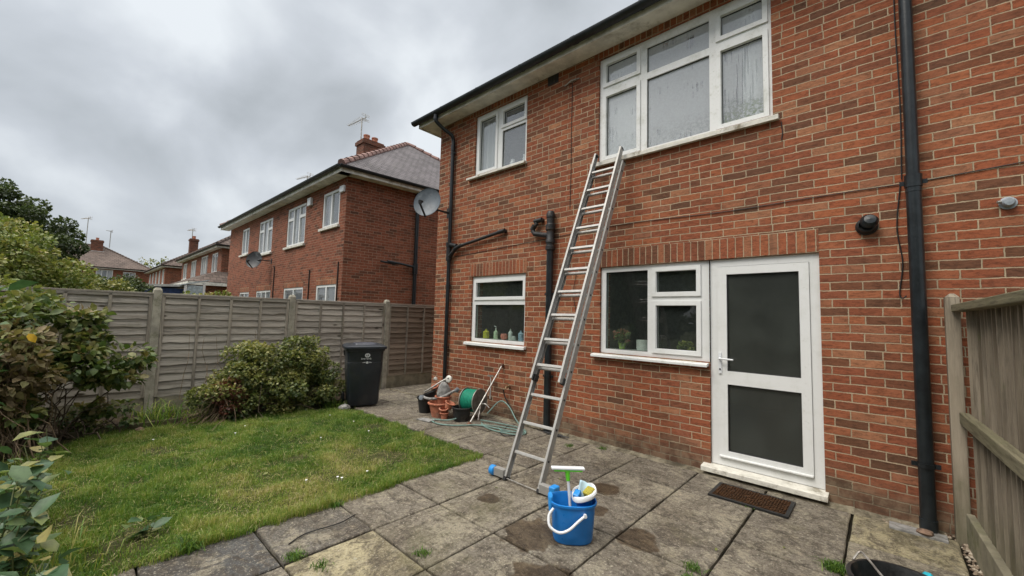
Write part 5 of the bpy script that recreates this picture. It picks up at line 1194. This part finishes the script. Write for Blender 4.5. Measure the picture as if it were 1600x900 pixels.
for k in range(13):
    mb = MB(); sN = .27+.2865*k; c = LB+U_*sN+Sd*(HB+.013); mb.lathe([(.011, 0), (.011, .003), (.006, .006), (0, .006)], c, 10, tuple(Sd)); mb.build('rivet', M['rubber'], t)
# stabiliser: bar behind the stiles at the foot, blue end caps
bar0 = LB+Vector((-.36, .045, .06)); bar1 = LB+Vector((.34, .045, .055))
MB().bar(LB+Vector((-.345, -.005, .055)), LB+Vector((-HB-.014, -.005, .055)), .055, .075).build('stabiliser', M['alu'], t, bevel=.003)
MB().bar(LB+Vector((HB+.014, -.005, .055)), LB+Vector((.35, -.005, .055)), .055, .075).build('stabiliser', M['alu'], t, bevel=.003)
MB().tube([LB+Vector((-HB, -.01, .02)), LB+Vector((HB, -.02, .02))], .006, 8).build('tie_rod', M['steel'], t)
MB().lathe([(.034, 0), (.046, .008), (.048, .03), (.046, .055), (.03, .062), (0, .062)], LB+Vector((-.345, -.005, .05)), 24, (-1, 0, 0)).build('foot_cap', M['blue_light'], t, smooth=True)
MB().box(LB.x+.335, LB.x+.40, LB.y-.045, LB.y+.04, .0, .11).build('foot_cap', M['blue_light'], t, bevel=.012, seg=3)
for o_ in (-HB, HB): MB().bar(LB+Sd*o_-U_*.005, LB+Sd*o_+U_*.03, .034, .074, Nf).build('rubber_foot', M['rubber'], t, bevel=.003)

# ---------------------------------------------------------------- bucket with wringer
BC = Vector((-1.685, -2.115, 0)); ba = rad(41)    # long axis across the view
X_ = Vector((math.cos(ba), math.sin(ba), 0)); Y_ = Vector((-X_.y, X_.x, 0))
t = empty('mop_bucket', tuple(BC), 'bright blue oval bucket with white wringer collar and white handle on the paving', 'bucket')
def bp(a, b, z): return BC+X_*a+Y_*b+Vector((0, 0, z))
def oval(a, b, z, n=40, e=2.6, dx=0., dz=None):
    o = []
    for k in range(n):
        q = 2*math.pi*k/n; c, s_ = math.cos(q), math.sin(q); x = a*abs(c)**(2/e)*(1 if c > 0 else -1); y = b*abs(s_)**(2/e)*(1 if s_ > 0 else -1)
        o.append(bp(x+dx, y, z+(dz(x+dx) if dz else 0)))
    return o
def lf(rings, cap0=True, cap1=True):
    mb = MB(); n = len(rings[0]); fs = []
    for i in range(len(rings)-1):
        for k in range(n): fs.append((i*n+k, i*n+(k+1) % n, (i+1)*n+(k+1) % n, (i+1)*n+k))
    if cap0: fs.append(tuple(range(n))[::-1])
    if cap1: fs.append(tuple((len(rings)-1)*n+k for k in range(n)))
    return mb.add([v for r in rings for v in r], fs)
lf([oval(.118, .088, .0), oval(.134, .102, .006), oval(.140, .108, .022), oval(.157, .124, .255), oval(.166, .132, .257), oval(.167, .133, .272), oval(.159, .125, .274), oval(.152, .118, .262), oval(.134, .100, .015)], True, True).build('body', M['blue'], t, smooth=True)
tag(lf([oval(.141, .108, .09)], False, True).build('water', simple('soapy_water', (.06, .13, .22), .12, var=.1), t))
# tall back lip on the left of the bucket
lf([oval(.016, .05, .20, dx=-.158), oval(.018, .055, .285, dx=-.162), oval(.014, .05, .295, dx=-.162)]).build('pouring_lip', M['blue_light'], t, smooth=True)
# wringer cone: thick white rim on the right half, blue cup inside
dz = lambda x: .05*(x-.0)/.15
rw = [oval(.078, .105, .272, dx=.078, dz=dz), oval(.086, .115, .280, dx=.078, dz=dz), oval(.088, .117, .296, dx=.078, dz=dz), oval(.082, .111, .308, dx=.078, dz=dz), oval(.066, .095, .308, dx=.078, dz=dz), oval(.060, .088, .298, dx=.078, dz=dz)]
wr = lf(rw, False, False).build('wringer_rim', M['white_pl'], t, smooth=True)
lf([oval(.064, .092, .298, dx=.078, dz=dz), oval(.050, .07, .22, dx=.075), oval(.035, .05, .19, dx=.07)], False, True).build('wringer_cup', M['blue'], wr, smooth=True)
# white bail handle hanging over the front left
hp = bez([tuple(bp(-.145, -.095, .245)), tuple(bp(-.178, -.11, .20)), tuple(bp(-.172, -.142, .145)), tuple(bp(-.11, -.160, .115)), tuple(bp(-.045, -.162, .135)), tuple(bp(.02, -.148, .185)), tuple(bp(.065, -.133, .215))], 7)
MB().tube(hp, .0095, 12).lathe([(0, -.012), (.012, -.012), (.012, .012), (0, .012)], bp(.068, -.130, .216), 12, tuple(Y_)).build('handle', M['white_pl'], t, smooth=True)
# squeegee standing in the bucket
b0 = bp(-.005, .0, .09); b1 = bp(-.035, .02, .40); b2 = b1+(b1-b0).normalized()*.055
t = empty('squeegee', tuple(b0), 'lime green window squeegee with white pole standing in the blue bucket', 'squeegee')
MB().tube([b0, b1], .0105, 14).build('pole', M['white_pl'], t, smooth=True)
MB().tube([b1-(b1-b0).normalized()*.01, b2], [.014, .019], 14).build('socket', M['lime'], t, smooth=True)
hd_ = (X_*.97+Y_*.10).normalized()
MB().bar(b2-hd_*.100+Vector((0, 0, .010)), b2+hd_*.110+Vector((0, 0, .004)), .040, .014).build('head', M['lime'], t, bevel=.006)
MB().bar(b2-hd_*.118+Vector((0, 0, .025)), b2+hd_*.125+Vector((0, 0, .018)), .046, .016).build('sponge_strip', M['white_pl'], t, bevel=.005)
# cloth and sponge in the wringer
t = empty('cleaning_cloth', tuple(bp(.07, 0, .30)), 'pale blue folded cloth propped in the wringer beside the yellow sponge', 'cloth')
cl = MB(); n = 10
for i in range(n+1):
    for j in range(n+1):
        u, v = i/n, j/n; p = bp(.012+.100*u+.040*v, -.045+.010*math.sin(u*5)+.05*v, .275+.125*v-.045*u+.006*math.sin(v*7+u*3)); cl.v.append(tuple(p))
for i in range(n):
    for j in range(n): a_ = i*(n+1)+j; cl.f.append((a_, a_+1, a_+n+2, a_+n+1)); cl.a.append(0)
cl.build('fabric', simple('pale_blue_cloth', (.50, .68, .78), .85, var=.08), t, smooth=True, solid=.012)
mb = MB().bar(bp(.085, -.055, .318), bp(.135, -.015, .352), .065, .045)
tag(mb.build('sponge', simple('mustard_sponge', (.42, .36, .05), .95, var=.4, scale=120, bump=.004), bevel=.008), 'mustard yellow sponge resting in the white wringer collar', 'sponge')
mb = MB().bar(bp(.010, -.055, .305), bp(.040, -.01, .330), .045, .04)
tag(mb.build('blue_sponge', M['blue_light'], bevel=.008), 'blue scrubber tucked under the pale cloth in the wringer', 'sponge')

# ---------------------------------------------------------------- doormat
N = NT('coir'); p = N.pos(); v1 = N.vor(N.scale(p, (1, .6, 1)), 55); n1_ = N.noise(p, 60, 5, .8); n2_ = N.noise(p, 9, 4)
coir = N.done(N.bsdf(N.mix(N.sstep(v1, .15, .5), (.018, .012, .008), N.mix(n2_, (.045, .025, .014), (.10, .045, .018))), .95, 0., N.bump(N.math('ADD', v1, n1_), .012), .2))
t = empty('doormat', (-.915, -.445, 0), 'dark brown coir doormat with black rubber border below the back door', 'doormat')
wall_m = MB()
x0, x1, y0, y1 = -1.225, -.615, -.635, -.26
for a_, b_, c_, d_ in ((x0, x1, y0, y0+.028), (x0, x1, y1-.028, y1), (x0, x0+.028, y0+.028, y1-.028), (x1-.028, x1, y0+.028, y1-.028)): wall_m.box(a_, b_, c_, d_, .004, .018)
wall_m.build('border', M['rubber'], t)
mb = MB(); R = random.Random(4)
mb.box(x0+.028, x1-.028, y0+.028, y1-.028, .004, .015)
for k in range(26):
    xx = x0+.03+(x1-x0-.06)*k/26
    for j in range(9):
        yy = y0+.03+(y1-y0-.06)*j/9; mb.bar((xx, yy, .016), (xx+.016, yy+.030, .020+R.uniform(0, .004)), .008, .006) if R.random() > .12 else None
mb.build('coir_pile', coir, t)

# ---------------------------------------------------------------- pots, hose reel, tools by the left drainpipe
def pot(name, c, r0_, r1_, h, mat, label, rim=.012, tilt=None, cat='plant pot', group='old pots heaped by the drainpipe', scale=None):
    t = MB().lathe([(r0_, 0), (r1_-.004, h*.86), (r1_+rim*.6, h*.87), (r1_+rim, h*.9), (r1_+rim, h*.98), (r1_+rim*.6, h), (r1_-.004, h), (r1_-.008, h*.85), (r0_*.92, .012), (0, .012)], (0, 0, 0), 28)
    o = t.build(name, M[mat], smooth=True); o.location = c
    if tilt: o.rotation_euler = tilt
    return tag(o, label, cat, group)
pot('plant_pot', (-5.50, -.66, 0), .095, .13, .25, 'blackpot', 'black plastic bucket at the left end of the pot heap')
pot('plant_pot', (-5.13, -.66, 0), .115, .165, .22, 'terra', 'wide orange terracotta pot in the middle of the pot heap', .018)
pot('plant_pot', (-4.93, -.72, 0), .045, .06, .10, 'terra', 'small terracotta pot on the ground right of the wide one')
pot('plant_pot', (-4.96, -.70, .075), .045, .065, .10, 'terra', 'small terracotta pot stacked tilted on another small one', tilt=(.25, .2, 0))
pot('plant_pot', (-4.93, -.66, .15), .05, .07, .10, 'terra', 'topmost small terracotta pot of the leaning stack', tilt=(-.2, .35, 0))
pot('plant_pot', (-4.72, -.56, 0), .115, .14, .20, 'blackpot', 'black plastic tub in front of the green hose reel', .014)
pot('plant_pot', (-5.38, -.62, .22), .075, .11, .12, 'blackpot', 'black planter tipped on top of the black bucket', tilt=(.25, -.3, 0))
pot('plant_pot', (-5.47, -.48, .33), .035, .05, .09, 'terra', 'small terracotta pot perched at the back of the heap', tilt=(.5, .2, 0))
pot('plant_pot', (-5.10, -.62, .19), .09, .12, .12, 'terra', 'shallow terracotta pot sitting inside the wide terracotta pot')
o = MB().lathe([(0, 0), (.09, .005), (.115, .05), (.10, .12), (.07, .19), (.035, .235), (0, .245)], (0, 0, 0), 24).build('stone_ornament', M['greyst'], smooth=True); o.location = (-5.16, -.55, .28); o.rotation_euler = (.2, .1, 0)
tag(o, 'grey bell-shaped stone ornament on top of the terracotta pots', 'ornament')
t = empty('old_tap_fitting', (-5.3, -.5, .3), 'pale grey bent metal pipe fittings lying over the pots', 'pipe fitting')
MB().tube(bez([(-5.46, -.72, .33), (-5.36, -.66, .40), (-5.26, -.55, .50), (-5.18, -.48, .555), (-5.09, -.50, .55)], 6), .013, 10).build('bent_pipe', M['steel'], t, smooth=True)
MB().lathe([(.02, -.025), (.05, -.02), (.055, .02), (.03, .03), (.015, .03), (.015, -.02)], (-5.12, -.50, .555), 16, (.3, -.9, .3)).lathe([(.0, -.02), (.026, -.02), (.03, .02), (.0, .025)], (-5.40, -.56, .53), 12, (.8, -.2, .5)).build('flange', simple('pale_metal', (.5, .49, .45), .5, .3), t, smooth=True)
t = empty('grey_pipe_offcut', (-5.1, -.7, .3), 'pale grey curved plastic pipe offcut lying across the pots', 'pipe offcut')
MB().tube(bez([(-5.36, -.82, .28), (-5.22, -.78, .265), (-5.06, -.68, .30), (-4.95, -.58, .38), (-4.90, -.52, .42)], 6), .021, 12).build('pipe', M['greyst'], t, smooth=True)
MB().lathe([(0, -.03), (.032, -.03), (.034, .02), (.02, .03), (0, .03)], (-4.89, -.52, .42), 14, (.5, .3, .6)).build('pipe_end', M['greypl'], t, smooth=True)
MB().lathe([(0, -.035), (.04, -.035), (.04, .03), (0, .035)], (-5.36, -.83, .27), 14, (.3, -.8, .2)).build('pipe_end', M['greypl'], t, smooth=True)
o = MB().add([(-.13, -.05, 0), (.13, -.06, 0), (.15, .05, .008), (-.10, .06, .004)], [(0, 1, 2, 3)]).build('slate_piece', M['greyst'], solid=.012); o.location = (-5.05, -.98, .012); o.rotation_euler = (0, 0, .2)
tag(o, 'flat broken piece of slate on the path before the pots', 'slate')
# hose reel: two rings, a drum of wound hose, frame and crank
rc = Vector((-4.72, -.34, .26)); ax = Vector((.97, .16, .04)).normalized()
t = empty('hose_reel', (rc.x, rc.y, 0), 'garden hose reel wound with dark green hose against the brick wall', 'hose reel')
mb = MB()
for k in range(8):
    for l in range(2):
        c = rc+ax*(-.105+.030*k); r = .160-.022*l; q = ax.to_track_quat('Z', 'Y')
        mb.tube([c+q @ Vector((r*math.cos(a), r*math.sin(a), 0)) for a in [2*math.pi*i/28 for i in range(29)]], .013, 7, False)
mb.lathe([(.10, -.1), (.10, .1)], rc, 24, tuple(ax)); mb.build('wound_hose', M['hose'], t, smooth=True)
mb = MB()
for sg in (-1, 1):
    c = rc+ax*(.128*sg); q = ax.to_track_quat('Z', 'Y')
    mb.tube([c+q @ Vector((.185*math.cos(a), .185*math.sin(a), 0)) for a in [2*math.pi*i/36 for i in range(37)]], .008, 8, False)
mb.build('rim', M['steel'], t, smooth=True)
for sg in (-1, 1): MB().lathe([(.0, -.004), (.178, -.004), (.178, .004), (0, .004)], rc+ax*.128*sg, 32, tuple(ax)).build('disc', simple('dull_grey_disc', (.12, .115, .10), .6, var=.4, dirt=(.07, .05, .04)), t)
MB().tube(bez([(-4.50, -.40, .02), (-4.515, -.43, .14), (-4.46, -.42, .25), (-4.38, -.40, .27), (-4.32, -.38, .22)], 6), .009, 8).tube([rc+ax*.11, rc+ax*.16, (-4.40, -.52, .05)], .008, 8).build('frame', M['steel'], t, smooth=True)
MB().tube([(-4.52, -.17, .30), (-4.56, -.12, .50), (-4.60, -.09, .62)], [.011, .010, .010], 10).bar((-4.66, -.09, .625), (-4.53, -.10, .635), .03, .022).build('handle', M['steel'], t, smooth=True)
# loose hose on the ground
mb = MB().tube(bez([(-4.62, -.45, .10), (-4.75, -.75, .03), (-5.0, -.90, .016), (-4.75, -.98, .016), (-4.50, -.86, .018), (-4.30, -.62, .02), (-4.0, -.52, .016), (-3.72, -.46, .016), (-3.62, -.36, .016), (-3.80, -.28, .02), (-4.15, -.35, .03), (-4.45, -.42, .03)], 10), .0095, 8)
mb.tube(bez([(-4.40, -.34, .12), (-4.28, -.20, .30), (-4.10, -.20, .26), (-3.90, -.26, .12), (-3.70, -.34, .04), (-3.58, -.42, .014), (-3.66, -.56, .014), (-3.95, -.62, .014), (-4.2, -.58, .014), (-4.35, -.50, .03)], 10), .009, 8)
mb.tube(bez([(-4.3, -.56, .018), (-4.05, -.44, .02), (-3.8, -.38, .02), (-3.68, -.42, .02), (-3.85, -.56, .016), (-4.0, -.50, .02)], 8), .008, 8)
tag(mb.build('loose_hose', M['hosegrey'], smooth=True), 'pale green hose looped loosely on the path by the reel', 'hose')
tag(MB().tube(bez([(-3.95, -.40, .012), (-3.85, -.62, .012), (-3.70, -.68, .012), (-3.62, -.52, .012), (-3.75, -.42, .014)], 8), .006, 6).build('black_tube', M['cable'], smooth=True), 'thin black tube lying in a loop beside the green hose', 'tube')
# leaning tools
t = empty('metal_rod', (-4.42, -.66, 0), 'long metal rod leaning against the wall with rusty brown foot', 'rod')
MB().tube([(-4.42, -.66, .03), (-4.42, -.03, .80)], .0125, 12).build('shaft', M['steel'], t, smooth=True)
MB().lathe([(0, 0), (.045, 0), (.05, .012), (.03, .028), (.016, .05), (0, .05)], (-4.42, -.67, .0), 16).lathe([(0, -.02), (.022, -.02), (.024, .02), (0, .03)], (-4.42, -.025, .81), 14, (0, .6, .8)).build('end_piece', simple('rusty_iron', (.16, .075, .045), .8, var=.4), t, smooth=True)
t = empty('garden_tap', (-4.42, 0, .45), 'brass garden tap on brick wall with thin pipe running down', 'tap')
MB().lathe([(0, -.03), (.016, -.03), (.018, .03), (.010, .035), (0, .035)], (-4.27, -.045, .50), 12, (0, 1, 0)).tube([(-4.27, .0, .50), (-4.27, -.08, .50), (-4.275, -.10, .46)], [.012, .013, .011], 10).bar((-4.30, -.06, .545), (-4.24, -.06, .545), .012, .016).build('body', M['brass'], t, smooth=True)
MB().tube(bez([(-4.275, -.10, .47), (-4.33, -.07, .43), (-4.31, -.05, .33), (-4.20, -.035, .18), (-4.08, -.05, .02)], 8), .010, 10).build('pipe', M['iron'], t, smooth=True)
tag(MB().bar((-3.95, -.03, .0), (-3.50, -.10, .03), .06, .03).build('cement_lump', M['cement'], bevel=.008), 'pale crumbling cement edge beside the central soil pipe', 'rubble')
mb = MB(); R = R_(91)
for k in range(14):
    a = R.uniform(0, 6.28); mb.tube(bez([(-3.3+R.normal()*.10, -.14+R.normal()*.03, .01) for _ in range(5)], 5), .004, 5)
tag(mb.build('wire_tangle', M['cable']), 'tangle of thin dark wire and roots at the foot of the soil pipe', 'wire')

# black tub at the bottom right, with its pale handle and a teal cloth
tc_ = (.03, -1.70, -.0)
t = empty('black_tub', tc_, 'black plastic tub at the bottom right edge of the paving', 'tub')
MB().lathe([(.15, 0), (.205, .235), (.222, .24), (.225, .255), (.218, .262), (.205, .262), (.195, .235), (.145, .015), (0, .015)], tc_, 40).build('body', M['blackpot'], t, smooth=True)
MB().tube(bez([(-.17, -1.56, .245), (-.14, -1.50, .275), (-.10, -1.57, .272), (-.02, -1.75, .268), (.12, -1.86, .262), (.19, -1.80, .25)], 7), .006, 8).build('handle', M['steel'], t, smooth=True)
t = MB(); n = 8
for i in range(n+1):
    for j in range(n+1): t.v.append((.10+.16*i/n, -1.60+.14*j/n, .235+.03*math.sin(i*1.1)*math.cos(j*.9)+.02*i/n))
for i in range(n):
    for j in range(n): a_ = i*(n+1)+j; t.f.append((a_, a_+1, a_+n+2, a_+n+1)); t.a.append(0)
tag(t.build('teal_cloth', simple('teal_cloth', (.02, .38, .48), .85), smooth=True, solid=.008), 'teal cloth draped inside the black tub at bottom right', 'cloth')
